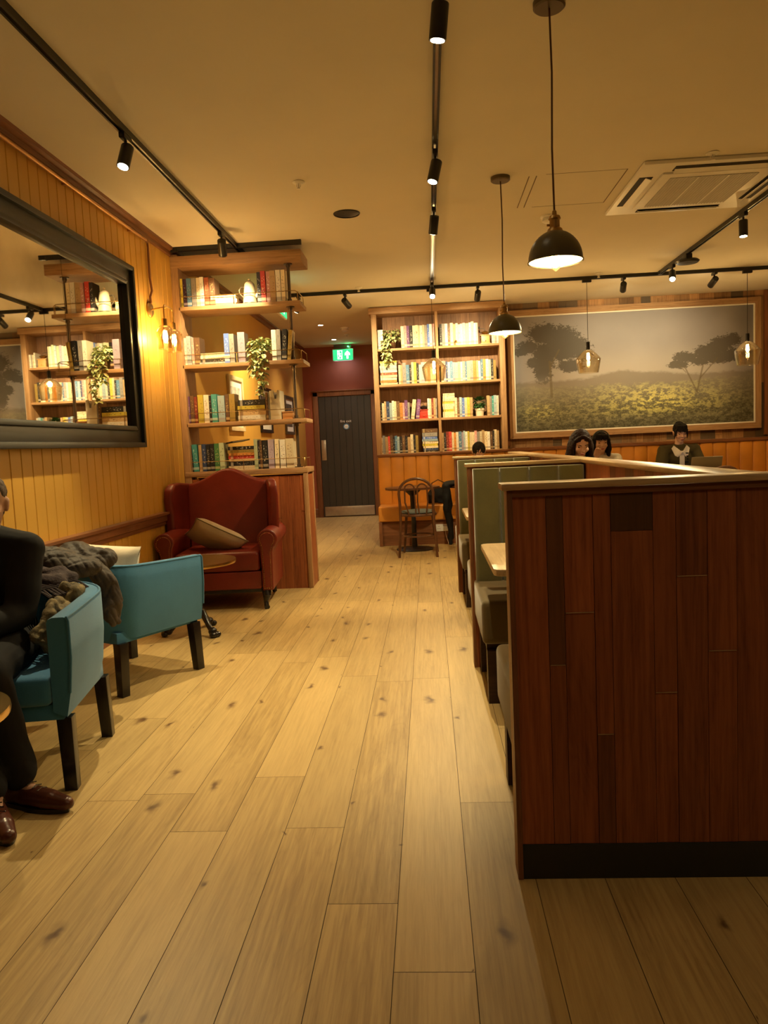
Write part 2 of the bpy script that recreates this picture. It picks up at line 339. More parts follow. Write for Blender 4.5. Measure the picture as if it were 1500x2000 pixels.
        for e in bm.edges:
            if len(e.link_faces) == 2 and e.calc_face_angle(0) > math.radians(angle): e.smooth = False
        bm.to_mesh(me); bm.free()
        return me
    def build(s, name, mats, parent=None, bevel=0, seg=2, smooth=True, angle=38, fn=None, world=False, lab=None):
        if isinstance(mats, str) or not isinstance(mats, (list, tuple)): mats = [mats]
        o = bpy.data.objects.new(name, s.mesh(name, mats, bevel, seg, smooth, angle, fn)); COL.objects.link(o)
        if parent is not None:
            o.parent = parent
            if world: o.matrix_parent_inverse = wm(parent).inverted()
        if lab: o['label'] = lab
        return o
def wm(o):
    m = Matrix.LocRotScale(o.location, o.rotation_euler, o.scale)
    return wm(o.parent)@o.matrix_parent_inverse@m if o.parent else m
def tag(o, label, cat, group=None, kind=None):
    o['label'] = label; o['category'] = cat
    if group: o['group'] = group
    if kind: o['kind'] = kind
    return o
def thing(name, label, cat, loc=(0, 0, 0), rz=0, group=None, rot=None):
    o = bpy.data.objects.new(name, None); COL.objects.link(o); o.empty_display_size = .1
    o.location = loc; o.rotation_euler = rot or (0, 0, rz)
    return tag(o, label, cat, group)
def struct(mb, name, mats, parent=None, **k):
    o = mb.build(name, mats, parent, **k)
    if parent is None: o['kind'] = 'structure'
    return o
def copy_tree(o, parent=None, done=None):
    c = o.copy(); COL.objects.link(c)
    if parent is not None: c.parent = parent; c.matrix_parent_inverse = o.matrix_parent_inverse.copy()
    for ch in [x for x in o.children]: copy_tree(ch, c)
    return c
def lightobj(name, kind, loc, energy, col, parent=None, target=None, **kw):
    l = bpy.data.lights.new(name, kind); l.energy = energy; l.color = col
    for k, v in kw.items(): setattr(l, k, v)
    o = bpy.data.objects.new(name, l); COL.objects.link(o)
    R = Matrix.Identity(4)
    if target is not None:
        R = (Vector(target)-Vector(loc)).to_track_quat('-Z', 'Y').to_matrix().to_4x4()
    Mx = Matrix.Translation(loc)@R
    if parent is not None: o.parent = parent; Mx = wm(parent).inverted()@Mx
    o.matrix_basis = Mx
    return o
def remesh(name, mb, mat, voxel, parent=None, smooth=2, disp=0, dscale=10, xf=None, iters=None, lab=None):
    """one continuous surface grown from overlapping shapes"""
    vs = [Vector(v) for v in mb.v]
    if xf is not None: vs = [xf@v for v in vs]
    me = bpy.data.meshes.new(name); me.from_pydata([tuple(v) for v in vs], [], mb.f)
    o = bpy.data.objects.new(name, me); COL.objects.link(o)
    r = o.modifiers.new('r', 'REMESH'); r.mode = 'VOXEL'; r.voxel_size = voxel
    if smooth: sm = o.modifiers.new('s', 'SMOOTH'); sm.factor = .5; sm.iterations = smooth
    dg = bpy.context.evaluated_depsgraph_get(); dg.update()
    me2 = bpy.data.meshes.new_from_object(o.evaluated_get(dg)); o.modifiers.clear(); o.data = me2; me2.name = name
    bpy.data.meshes.remove(me)
    if disp:
        co = np.zeros(len(me2.vertices)*3); me2.vertices.foreach_get('co', co); nn = [v.normal.copy() for v in me2.vertices]
        for i, v in enumerate(me2.vertices):
            v.co = v.co + nn[i]*(noise.noise(v.co*dscale)*disp)
    for p in me2.polygons: p.use_smooth = True
    me2.materials.clear(); me2.materials.append(MT[mat])
    if parent is not None: o.parent = parent
    if lab: o['label'] = lab
    return o
def cap(mb, p0, p1, r0, r1, n=14, k=8):
    """tapered limb with round ends"""
    mb.cyl(p0, p1, r0, r1, n=n); mb.ell(p0, (r0,)*3, n=n, k=k); mb.ell(p1, (r1,)*3, n=n, k=k); return mb
def rnd(a, b): return random.uniform(a, b)
def pvr(h=0): return (random.random(), random.random(), h)

# ================================================================== ROOM
X0, X1, Y0, YD, YW, ZC = -2.15, 6.6, -4.5, 13.25, 10.1, 2.98
def floor():
    b = MB(); wd = .19; k0 = int((X0-.06)/wd)-1
    x = .06+k0*wd; i = 0
    while x < X1:
        y = Y0-rnd(0, 1.8); xa, xb = max(x+.0009, X0), min(x+wd-.0009, X1)
        while y < YD:
            ln = random.choice((1.6, 1.9, 2.2)); ya, yb = max(y+.0009, Y0), min(y+ln-.0009, YD)
            if yb > ya and xb > xa:
                b.add([(xa, ya, 0), (xb, ya, 0), (xb, yb, 0), (xa, yb, 0)], [(0, 1, 2, 3)], 0, pvr(rnd(0, .5)))
            y += ln
        x += wd
    b.bb(X0-.1, X1+.1, Y0-.1, YD+.1, -.12, -.003, m=1)
    struct(b, 'floor', ['floor', 'gap'], smooth=False)
floor()
struct(MB().bb(X0-.1, X1+.1, Y0-.1, YD+.1, ZC, ZC+.12), 'ceiling', 'ceiling', smooth=False)
# left wall: tongue and groove boards up to the shelf unit, plain paint beyond
b = MB(); y = Y0; pitch = .1095
y = 3.761-pitch*80
while y < 6.5:
    ya, yb = max(y, Y0), min(y+pitch, 6.86)
    if yb > ya+.01:
        b.prism([(ya, -.0), (ya+.0035, .0), (ya+.0035, .0)], 0, 0.0001, 'z') if False else None
        b.prism([(X0-.012, ya+.0005), (X0-.005, ya+.0015), (X0, ya+.006), (X0, yb-.006), (X0-.005, yb-.0015), (X0-.012, yb-.0005)], 0, ZC, 'z')
    y += pitch
b.bb(X0-.12, X0-.010, Y0, 6.86, 0, ZC)
struct(b, 'wall_left', 'mustard', smooth=False)
struct(MB().bb(X0-.12, X0, 6.86, YD, 0, ZC), 'wall_left_hall', 'hallmustard', smooth=False)
struct(MB().bb(X0-.1, -.6, YD, YD+.12, 0, ZC), 'wall_hall_end', 'red', smooth=False)
struct(MB().bb(-.66, -.60, 10.1, YD, 0, ZC), 'wall_hall_right', 'red', smooth=False)
# back wall of reclaimed boards
b = MB(); x = -.66
while x < X1:
    wdt = random.choice((.09, .12, .15, .19)); z = 0; xb = min(x+wdt, X1)
    while z < ZC:
        h = rnd(.7, 1.9); zb = min(z+h, ZC)
        hue = random.choice((0, 0, 0, .15, .25, .9, 0, .1)); b.bb(x+.001, xb-.001, YW-rnd(.016, .02), YW, z+.001, zb-.001, pv=pvr(hue)); z = zb
    x += wdt
b.bb(-.66, X1, YW-.004, YW+.1, 0, ZC, m=1)
struct(b, 'wall_back', ['panel2', 'gap'], smooth=False)
struct(MB().bb(X1, X1+.1, Y0, YW+.1, 0, ZC), 'wall_right', 'cream', smooth=False)
struct(MB().bb(X0-.1, X1+.1, Y0-.1, Y0, 0, ZC), 'wall_front', 'cream', smooth=False)
struct(MB().bb(X1-.0, X1+.1, YW+.1, YD, 0, ZC), 'wall_back_right', 'cream', smooth=False)
# mouldings
b = MB(); b.prism([(X0, ZC), (X0+.055, ZC), (X0+.05, ZC-.02), (X0+.02, ZC-.03), (X0+.018, ZC-.06), (X0, ZC-.065)], Y0, YD, 'y')
struct(b, 'trim_1', 'brownwood', smooth=False)
b = MB(); b.prism([(X0, .665), (X0+.012, .665), (X0+.016, .69), (X0+.028, .70), (X0+.028, .742), (X0+.05, .752), (X0+.05, .770), (X0, .774)], Y0, 6.5, 'y')
struct(b, 'trim_2', 'brownwood', smooth=False)
b = MB(); b.prism([(X0, 0), (X0+.018, 0), (X0+.018, .12), (X0+.008, .135), (X0, .135)], Y0, 6.5, 'y')
struct(b, 'baseboard_left', 'brownwood', smooth=False)
struct(MB().prism([(YD, 0), (YD-.02, 0), (YD-.02, .14), (YD-.008, .16), (YD, .16)], X0, -1.99, 'x'), 'baseboard_hall', 'brownwood_x', smooth=False)
struct(MB().bb(X0, X0+.02, 6.87, YD-.02, 0, .15), 'baseboard_left_hall', 'brownwood', smooth=False)
# door at the end of the hall
def door():
    f = MB(); yf = YD-.035
    f.bb(-1.99, -1.90, yf, YD+.02, 0, 2.20).bb(-.97, -.88, yf, YD+.02, 0, 2.20).bb(-1.99, -.88, yf, YD+.02, 2.125, 2.21)
    f.bb(-2.01, -.86, yf-.02, YD, 2.205, 2.225)
    struct(f, 'trim_3', 'brownwood_z', bevel=.006)
    d = MB(); x = -1.895; n = 8; wv = (-.975+1.895)/n
    for i in range(n): d.prism([(x+.001, 0), (x+.006, -.006), (x+wv-.006, -.006), (x+wv-.001, 0)], 0.008, 2.118, 'z'); x += wv
    d = MB(); x = -1.895
    for i in range(n):
        d.prism([(x+.0008, YD-.012), (x+.005, YD-.020), (x+wv-.005, YD-.020), (x+wv-.0008, YD-.012)], .008, 2.118, 'z'); x += wv
    d.bb(-1.895, -.975, YD-.014, YD+.01, .008, 2.118)
    o = struct(d, 'door_1', 'door', smooth=False); yf = YD-.021
    MB().bb(-1.87, -.99, yf-.004, yf, .02, .185).build('kick_plate', 'steel', o, bevel=.001, lab='brushed steel kick plate')
    h = MB().bb(-1.875, -1.795, yf-.006, yf, 1.01, 1.365).build('push_plate', 'steel', o, bevel=.002, lab='steel push plate')
    def text(s, x, z, sz, mat, parent, y=yf-.002, name='lettering', rot=0):
        c = bpy.data.curves.new('t', 'FONT'); c.body = s; c.size = sz; c.align_x = 'CENTER'; c.extrude = .001
        t = bpy.data.objects.new('t', c); COL.objects.link(t); dg = bpy.context.evaluated_depsgraph_get()
        me = bpy.data.meshes.new_from_object(t.evaluated_get(dg)); bpy.data.objects.remove(t); me.materials.clear(); me.materials.append(MT[mat])
        q = bpy.data.objects.new(name, me); COL.objects.link(q); q.location = (x, y, z); q.rotation_euler = (PI/2, rot, 0); q.parent = parent; return q
    text('fire exit', -1.425, 1.66, .062, 'whitetrim', o)
    s = MB(); s.cyl((-1.42, yf-.003, 1.585), (-1.42, yf, 1.585), .052, n=24); sg = s.build('round_sticker', plain('blue_sticker', (.10, .25, .42), .4), o, lab='round blue and white door sticker')
    MB().cyl((-1.42, yf-.0045, 1.585), (-1.42, yf-.003, 1.585), .036, n=24).build('sticker_centre', 'whitetrim', sg)
    text('shut', -1.42, 1.572, .028, 'skirt', sg, y=yf-.005)
door()

# ------------------------------------------------------------------ exit signs
def poly_plate(parent, name, polys, mat, y, x=0, z=0, s=1, t=.002):
    m = MB()
    for p in polys: m.prism([(x+a*s, z+c*s) for a, c in p], y-t, y, 'y')
    return m.build(name, mat, parent, smooth=False)
MAN = [[(-.17, .30), (-.10, .36), (-.03, .30), (-.10, .24)], [(-.16, .20), (-.04, .22), (.02, .0), (-.10, -.04)], [(-.14, .16), (-.26, .06), (-.22, .03), (-.12, .10)],
       [(-.05, .20), (.08, .10), (.05, .06), (-.07, .14)], [(-.10, -.02), (.0, -.02), (-.02, -.16), (-.14, -.32), (-.19, -.28), (-.09, -.13)], [(-.02, .02), (.10, -.10), (.16, -.28), (.10, -.30), (.04, -.14), (-.08, -.02)]]
def exit_sign(loc, rz, label, mount, w=.34, h=.18):
    t = thing('exit_sign', label, 'exit sign', loc, rz)
    MB().bb(-w/2-.01, w/2+.01, -.012, .012, -h/2-.01, h/2+.01).build('housing', 'white', t, bevel=.003)
    for sgn in ((-1, 1) if mount > .1 else (-1,)):
        p = MB().bb(-w/2, w/2, sgn*.014-.0015, sgn*.014+.0015, -h/2, h/2).build('sign_face', 'signgreen', t, smooth=False)
        if sgn == 1: continue
        poly_plate(p, 'doorway', [[(-.52, -.40), (-.1, -.40), (-.1, -.34), (-.46, -.34), (-.46, .42), (-.52, .42)], [(-.52, .36), (-.06, .36), (-.06, .42), (-.52, .42)], [(-.12, -.4), (-.06, -.4), (-.06, .42), (-.12, .42)]], 'signwhite', -.0155, -.0, 0, h)
        poly_plate(p, 'running_figure', MAN, 'signwhite', -.0155, -.26*h+.0, 0, h*1.05)
        poly_plate(p, 'arrow', [[(.22, -.38), (.40, -.38), (.40, .02), (.56, -.08), (.56, .12), (.31, .38), (.06, .12), (.06, -.08), (.22, .02)]], 'signwhite', -.0155, .12*h, 0, h)
    c = MB().bb(-w/2+.02, w/2-.02, -.03, .03, h/2+.02, h/2+.02+mount).build('mounting_rail', 'bronze' if mount < .1 else 'white', t, bevel=.004)
    if mount < .1: MB().ell((w*.28, -.035, h/2+.045), (.012, .012, .012), n=10, k=6).build('indicator_light', 'led', t, lab='small green indicator light')
    return t
e1 = exit_sign((-1.395, 13.02, 2.80), 0, 'lit green exit sign with running figure and up arrow above the hall door', .055)
lightobj('exit_glow', 'AREA', (-1.395, 13.0, 2.70), 0.9, (.8, .85, 1), e1, (-1.395, 13.2, 2.2), size=.3, spread=PI)
lightobj('exit_led_glow', 'POINT', (-1.28, 12.95, 2.92), .25, (.1, 1, .3), e1, shadow_soft_size=.01)
exit_sign((-1.47, 7.9, 2.72), PI/2, 'green exit sign hanging edge-on behind the shelves beside the coffee pot shelf', .16, .50, .20)

# ------------------------------------------------------------------ ceiling fittings
def sprinkler(x, y, where):
    t = thing('sprinkler_head', 'small white ceiling sprinkler '+where, 'sprinkler', (x, y, ZC), group='ceiling sprinklers')
    MB().lathe([(.0, 0), (.038, 0), (.042, -.004), (.036, -.009), (.012, -.012)], n=20).build('escutcheon', 'whitetrim', t)
    s = MB().cyl((0, 0, -.01), (0, 0, -.045), .006, .005, n=8); s.tube([(-.012, 0, -.012), (-.014, 0, -.03), (0, 0, -.045)], .002, 6); s.tube([(.012, 0, -.012), (.014, 0, -.03), (0, 0, -.045)], .002, 6)
    s.cyl((0, 0, -.045), (0, 0, -.048), .016, .016, n=14); s.build('nozzle', 'whitetrim', t)
for x, y, wh in ((-.785, 5.105, 'between the left track and the round black speaker'), (1.879, 5.088, 'beside the air conditioner'), (-.70, 8.50, 'just before the back track near its left end'), (1.92, 8.50, 'just before the back track by the glass pendants'), (-1.2, 11.9, 'in the hall beyond the first downlight')):
    sprinkler(x, y, wh)
t = thing('ceiling_speaker', 'round black speaker grille set flush in the ceiling', 'speaker', (-.545, 5.845, ZC))
MB().lathe([(0, -.006), (.075, -.007), (.088, -.004)], n=32).build('grille', 'black', t); MB().lathe([(.088, 0), (.088, -.008), (.098, -.008), (.102, 0)], n=32).build('rim', 'black', t)
def smoke(x, y, lab, r=.052):
    t = thing('smoke_detector', lab, 'smoke detector', (x, y, ZC))
    MB().lathe([(r*1.1, 0), (r*1.1, -.010), (r, -.014), (0, -.014)], n=24).build('base', 'white', t)
    MB().lathe([(r*.85, -.014), (r*.9, -.04), (r*.6, -.052), (0, -.054)], n=24).build('sensor_head', 'white', t)
smoke(1.03, 6.25, 'white smoke detector behind the neck of the nearest dome pendant', .06)
smoke(-1.16, 11.25, 'white smoke detector on the hall ceiling beside the downlights', .06)
for i, (x, y, la) in enumerate(((-1.47, 10.9, 'nearer small round downlight in the hall ceiling'), (-1.465, 12.4, 'farther small round downlight near the exit sign'))):
    t = thing('downlight', la, 'downlight', (x, y, ZC), group='hall downlights')
    MB().lathe([(.034, -.001), (.036, -.005), (.048, -.004), (.05, 0)], n=24).build('trim_ring', 'whitetrim', t)
    MB().lathe([(.034, -.003), (0, -.003)], n=24).build('lens', 'downlight', t)
    lightobj('downlight_beam', 'SPOT', (x, y, ZC-.01), HALL_W, (1, .80, .56), t, (x, y, 0), spot_size=math.radians(110), spot_blend=.6, shadow_soft_size=.03)
# air conditioner cassette
t = thing('air_conditioner', 'white square ceiling air conditioner cassette with slatted grille', 'air conditioner', (2.0, 5.70, ZC))
a = MB(); a.prism([(-.53, -.55), (.53, -.55), (.53, .55), (-.53, .55)], -.028, 0, 'z'); a.build('panel', 'white', t, bevel=.012)
a = MB(); a.prism([(-.36, -.38), (.36, -.38), (.36, .38), (-.36, .38)], -.042, -.028, 'z'); a.build('grille_frame', 'white', t, bevel=.004)
a = MB(); a.bb(-.29, .29, -.31, .31, -.045, -.040)
for i in range(30): a.bb(-.29+i*.02, -.284+i*.02, -.31, .31, -.048, -.044)
g = a.build('grille', 'grille', t, smooth=False)
a = MB(); [a.bb(x-.004, x+.004, -.31, .31, -.0505, -.044) for x in (-.1, .1)]; a.build('grille_bar', 'white', g)
for i in range(4):
    q = MB(); q.bb(-.31, .31, -.495, -.405, -.031, -.020, m=0); s = q.build('air_slot', 'slot', t, smooth=False); s.rotation_euler = (0, 0, i*PI/2)
    q = MB(); q.prism([(-.455, -.034), (-.415, -.050), (-.413, -.046), (-.452, -.031)], -.305, .305, 'x'); v = q.build('air_vane', 'white', t, smooth=False); v.rotation_euler = (0, 0, i*PI/2)
# slot diffuser lines and hatch
b = MB()
for x in (.75, .80): b.bb(x-.003, x+.003, 5.30, 5.98, ZC-.002, ZC)
b.bb(1.395, 1.401, 5.28, 5.98, ZC-.002, ZC); b.bb(.86, 1.4, 5.28, 5.284, ZC-.001, ZC); b.bb(.86, 1.4, 5.98, 5.984, ZC-.001, ZC)
struct(b, 'trim_4', plain('shadow_gap', (.2, .15, .1), .9), smooth=False)

# ------------------------------------------------------------------ lighting tracks
def track(lab, p0, p1):
    d = Vector(p1)-Vector(p0); ln = d.length; rz = math.atan2(d.y, d.x)
    t = thing('lighting_track', lab, 'lighting track', (p0[0], p0[1], ZC), rz)
    b = MB(); b.prism([(-.018, 0), (-.018, -.035), (-.008, -.035), (-.008, -.012), (.008, -.012), (.008, -.035), (.018, -.035), (.018, 0)], 0, ln, 'x'); b.build('rail', 'black', t, smooth=False)
    for s in (0, ln-.06): MB().bb(s, s+.06, -.021, .021, -.038, 0).build('end_feed', 'black', t, bevel=.003)
    MB().bb(.06, ln-.06, -.0075, .0075, -.013, -.0115).build('conductor', 'steel', t, smooth=False, lab='bright copper strip in the track')
track('black lighting track running down the left side of the ceiling', (-1.56, -4), (-1.56, 8.60))
track('black lighting track running down the middle of the ceiling', (.11, -4), (.11, 8.60))
track('black lighting track crossing the ceiling before the back wall', (-1.5, 8.64), (6.2, 8.64))
track('black lighting track on the right meeting the back track', (2.6, -1), (2.6, 8.60))
track('short black track over the top beam of the pipe-post bookshelf', (-2.12, 6.47), (-1.0, 6.47))
def spot(x, y, aim, lab, lit=True, watts=None, size=None, blend=.5):
    """track head: adapter, stem, cylinder body aimed at a point, glowing lens"""
    t = thing('track_spotlight', lab, 'spotlight', (x, y, ZC-.035), group='track spotlights')
    MB().bb(-.016, .016, -.055, .055, -.028, 0).build('adapter', 'black', t, bevel=.003)
    MB().cyl((0, 0, -.028), (0, 0, -.075), .008, n=10).build('stem', 'black', t)
    piv = Vector((0, 0, -.085)); wp = Vector((x, y, ZC-.12)); d = (Vector(aim)-wp).normalized(); L_ = .125; r = .034
    q = MB(); p0 = piv-d*.03; q.cyl(p0, p0+d*L_, r, n=28); q.cyl(p0-d*.004, p0, r*.94, r, n=28); q.ell(piv+Vector((0, 0, .008)), (.014,)*3, n=10, k=6)
    q.build('lamp_body', 'black', t, bevel=.0015)
    e = p0+d*L_
    MB().cyl(e-d*.001, e+d*.0015, r*.80, n=24).build('lens', 'lens' if lit else 'slot', t)
    if lit:
        lightobj('spot_beam', 'SPOT', Vector((x, y, ZC-.035))+e+d*.006, (watts or SPOT_W), WARM, t, aim, spot_size=math.radians(size or SPOT_ANGLE), spot_blend=blend, shadow_soft_size=.02)
    return t
spot(-1.56, 4.13, (-1.9, 3.2, .4), 'lit spotlight on the left track above the framed mirror', watts=SPOT_W*.8, size=80)
spot(-1.56, 6.02, (-1.9, 7.6, 1.2), 'unlit-looking spotlight on the left track beside the shelf unit, turned away', watts=SPOT_W*.42, size=80)
spot(-1.56, 2.78, (-2.1, 1.2, 1.0), 'spotlight at the upper left corner, partly out of frame', watts=SPOT_W*.25)
spot(.11, 3.05, (-.25, 3.5, 0), 'nearest lit spotlight on the middle track, at the top of the photo', watts=SPOT_W*.42, size=62, blend=.8)
spot(.11, 4.66, (-.6, 4.2, 0), 'second lit spotlight along the middle track', size=76)
spot(.11, 5.75, (-.3, 7.2, 0), 'third spotlight along the middle track, turned away')
spot(.11, 8.35, (.05, 5.5, 0), 'farthest lit spotlight on the middle track, glaring toward us', watts=SPOT_W*.6)
spot(-.87, 8.64, (-.25, 9.9, 2.1), 'spotlight on the back track nearest the hall', watts=SPOT_W*.8, size=80, blend=.9)
spot(.62, 8.64, (.55, 9.9, 2.15), 'spotlight on the back track in front of the bookcase', watts=SPOT_W*.8, size=80, blend=.9)
spot(2.22, 8.64, (2.45, 10.0, 2.25), 'spotlight on the back track aimed at the left of the painting', watts=SPOT_W*.26, size=95, blend=1)
spot(3.2, 8.64, (2.95, 10.0, 2.15), 'spotlight on the back track aimed at the right of the painting', watts=SPOT_W*.20, size=95, blend=1)
spot(-1.40, 8.64, (-2.05, 9.0, 1.5), 'spotlight at the left end of the back track, half hidden by a shelf', watts=SPOT_W*.8, size=85)
spot(2.6, 6.40, (2.55, 6.2, 0), 'lit spotlight on the right track beside the air conditioner', watts=SPOT_W*1.5, size=95)
spot(2.6, 8.17, (1.9, 6.0, .6), 'lit spotlight on the right track where it meets the back track', watts=SPOT_W*.7)
for x, y, a in ((-1.56, 0.6, (-1.3, .9, 0)), (.11, .9, (-.3, 1.6, 0)), (.11, -1.2, (-.3, -1.2, 0)), (2.6, 2.6, (2.4, 2.2, 0)), (4.4, 8.64, (4.3, 8.0, .5))):  # unseen spots, added for bounce light from the rest of the room
    spot(x, y, a, 'added black track spotlight outside the photographed view', watts=SPOT_W*.02)
spot(2.6, .4, (.8, 2.0, .55), 'added fill spotlight, unseen behind us, brightening the foreground partition', watts=SPOT_W*.13, size=60, blend=.8)  # unseen fill lamp, added to brighten the front of the partition
t = thing('wireless_access_point', 'flat black disc hanging under the right lighting track', 'access point', (2.6, 7.72, ZC-.035))
MB().bb(-.03, .03, -.06, .06, -.05, 0).build('bracket', 'black', t, bevel=.004); MB().lathe([(0, -.05), (.10, -.052), (.115, -.065), (.10, -.082), (0, -.088)], n=32).build('disc', 'black', t)

# ------------------------------------------------------------------ pendants
def bulb_parts(t, z, s=1.0, power=10, base=(0, 0)):
    bx, by = base
    g = MB().lathe([(.012*s, 0), (.014*s, -.02*s), (.026*s, -.045*s), (.034*s, -.07*s), (.030*s, -.095*s), (.016*s, -.112*s), (.004*s, -.122*s), (0, -.123*s)], (bx, by, z), n=20).build('light_bulb', 'bulbglass', t)
    f = MB()
    for i in range(6):
        a = i*PI/3; a2 = a+PI/6
        f.cyl((bx+.011*s*math.cos(a), by+.011*s*math.sin(a), z-.03*s), (bx+.016*s*math.cos(a2), by+.016*s*math.sin(a2), z-.088*s), .0022*s, n=6)
    f.build('filament', 'filament', g)
    lightobj('bulb_light', 'POINT', Vector(t.location)+Vector((bx, by, z-.06*s)), power, WARM2, t, shadow_soft_size=.02*s)
def dome_pendant(x, y, lab):
    zb = 1.955
    t = thing('dome_pendant', lab, 'pendant light', (x, y, zb), group='dome pendants over the booths')
    MB().lathe([(.065, ZC-zb), (.065, ZC-zb-.022), (.058, ZC-zb-.028), (0, ZC-zb-.028)], n=32).build('ceiling_rose', 'bronze', t)
    b = MB(); b.tube([(0, 0, ZC-zb-.028), (.004, 0, .75), (-.003, 0, .45), (0, 0, .20)], .0042, 8); b.build('cable', 'darkwood', t, lab='dark braided cable')
    b = MB().lathe([(.004, .205), (.009, .20), (.010, .185), (.022, .180), (.026, .168), (.021, .163), (.021, .135), (.026, .13), (.030, .128), (.034, .116), (0, .116)], n=28); b.cyl((-.032, 0, .145), (-.018, 0, .145), .005, n=8); b.build('lamp_holder', 'brassd', t, lab='aged brass lamp holder')
    R = .112; pr = [(R*math.sin(a), .122*math.cos(a)-.0) for a in [PI/2*i/10 for i in range(11)]]
    pr[0] = (.012, .122)
    b = MB(); b.lathe(pr+[(R+.003, -.001), (R+.003, -.006), (R, -.006)], n=40, caps=False); sh = b.build('lamp_shade', 'dome', t, lab='dark olive enamel dome shade', fn=None)
    pi_ = [((R-.003)*math.sin(a), .118*math.cos(a)-.002) for a in [PI/2*i/10 for i in range(11)]]; pi_[0] = (.004, .116)
    MB().lathe(pi_, n=40, caps=False).build('shade_lining', 'domein', sh, lab='cream enamel inside of shade')
    bulb_parts(t, .090, 1.08, DOME_W)
dome_pendant(.56, 3.256, 'nearest olive dome pendant with brass holder hanging over the first booth')
dome_pendant(.555, 5.278, 'farther olive dome pendant with brass holder over the second booth')
def glass_pendant(x, y, lab, flip=False):
    zb = 1.925
    t = thing('glass_pendant', lab, 'pendant light', (x, y, zb), group='smoky glass pendants on the back track')
    MB().bb(-.05, .05, -.017, .017, ZC-zb-.065, ZC-zb-.035).build('track_adapter', 'black', t, bevel=.003)
    MB().cyl((0, 0, ZC-zb-.06), (0, 0, .33), .0028, n=6).build('cable', 'black', t)
    MB().lathe([(.004, .345), (.020, .34), (.021, .255), (.026, .25), (0, .25)], n=20).build('lamp_holder', 'black', t)
    b = MB(); out = [(.028, .255), (.05, .245), (.085, .215), (.125, .170), (.136, .155), (.137, .145), (.130, .10), (.118, .04), (.108, .0)]
    b.lathe(out, n=36, caps=False); b.lathe([(r-.003, z) for r, z in out], n=36, caps=False); b.build('glass_shade', 'glass', t, lab='clear smoky glass shade')
    bulb_parts(t, .25, 1.05, GLASS_W)
glass_pendant(1.82, 8.64, 'smoky glass pendant hanging before the middle left of the painting')
glass_pendant(3.55, 8.64, 'smoky glass pendant hanging before the right edge of the painting')
glass_pendant(.10, 8.64, 'smoky glass pendant hanging before the bookcase centre')
# twin wall sconce
t = thing('wall_sconce', 'brass twin-arm wall light with two clear glass shades beside the mirror', 'wall light', (-2.15, 5.93, 2.37))
MB().lathe([(0, .025), (.045, .022), (.06, .01), (.062, 0)], n=28, tilt=(0, PI/2, 0)).build('back_plate', 'brassd', t)
b = MB(); b.tube([(.02, 0, 0), (.10, 0, .01), (.15, 0, .012)], .006, 8); b.tube([(.15, -.10, -.10), (.15, -.10, -.01), (.15, -.085, .012), (.15, .085, .012), (.15, .10, -.01), (.15, .10, -.10)], .0055, 8); b.build('arm', 'brassd', t)
for s in (-1, 1):
    sh = MB(); y = s*.10
    MB().lathe([(.006, -.09), (.019, -.095), (.021, -.15), (.017, -.155), (0, -.155)], (.15, y, 0), n=20).build('lamp_holder', 'brassd', t)
    out = [(.022, -.145), (.045, -.155), (.066, -.185), (.070, -.2), (.062, -.31), (.058, -.325)]
    sh.lathe(out, (.15, y, 0), n=32, caps=False); sh.lathe([(r-.0025, z) for r, z in out], (.15, y, 0), n=32, caps=False); sh.build('glass_shade', 'glass', t, lab='clear glass jar shade')
    bulb_parts(t, -.155, 1.1, SCONCE_W, (.15, y))
# conduit feeding the sconce
t = thing('copper_conduit', 'copper pipe under the ceiling moulding turning down to the wall light', 'conduit')
b = MB(); b.tube([(-2.127, -4.3, 2.895), (-2.127, 5.90, 2.895)], .012, 10); b.build('horizontal_pipe', 'copper', t)
b = MB(); b.tube([(-2.127, 5.88, 2.895), (-2.127, 5.93, 2.885), (-2.13, 5.945, 2.85), (-2.132, 5.945, 2.62), (-2.125, 5.955, 2.52), (-2.135, 5.935, 2.47), (-2.13, 5.93, 2.42)], .009, 8); b.build('drop_cable', 'brownwood_z', t, lab='brown cable drop')
for y in (3.2, 4.6, 5.6): MB().bb(-2.149, -2.125, y-.01, y+.01, 2.878, 2.912).build('pipe_clip', 'copper', t)

# ------------------------------------------------------------------ mirror
t = thing('wall_mirror', 'large wall mirror of two panes in a deep stepped charcoal frame', 'mirror', (X0, 4.0, 1.30))
ya, yb, za, zb = 2.1-4, 5.535-4, -.01, 1.305
def ringframe(mb, y0, y1, z0, z1, w, x0, x1):
    # four mitred bars
    for poly in ([(y0, z0), (y1, z0), (y1-w, z0+w), (y0+w, z0+w)], [(y1, z0), (y1, z1), (y1-w, z1-w), (y1-w, z0+w)], [(y1, z1), (y0, z1), (y0+w, z1-w), (y1-w, z1-w)], [(y0, z1), (y0, z0), (y0+w, z0+w), (y0+w, z1-w)]):
        mb.prism(poly, x0, x1, 'x')
b = MB(); ringframe(b, ya, yb, za, zb, .035, 0, .055); b.build('outer_frame', 'frame', t, bevel=.004)
b = MB(); ringframe(b, ya+.035, yb-.035, za+.035, zb-.035, .085, 0, .032); b.build('frame_panel', 'frame', t, bevel=.002)
b = MB(); ringframe(b, ya+.12, yb-.12, za+.12, zb-.12, .032, 0, .048); b.build('inner_bead', 'frame', t, bevel=.006)
yi, zi = .150, .150
ym = 4.478-4
for p0, p1 in ((ya+yi, ym-.002), (ym+.002, yb-yi)):
    MB().bb(.001, .012, p0, p1, za+zi, zb-zi).build('mirror_pane', 'mirror', t, smooth=False)
MB().bb(.001, .0095, ym-.003, ym+.003, za+zi, zb-zi).build('pane_joint', 'slot', t)

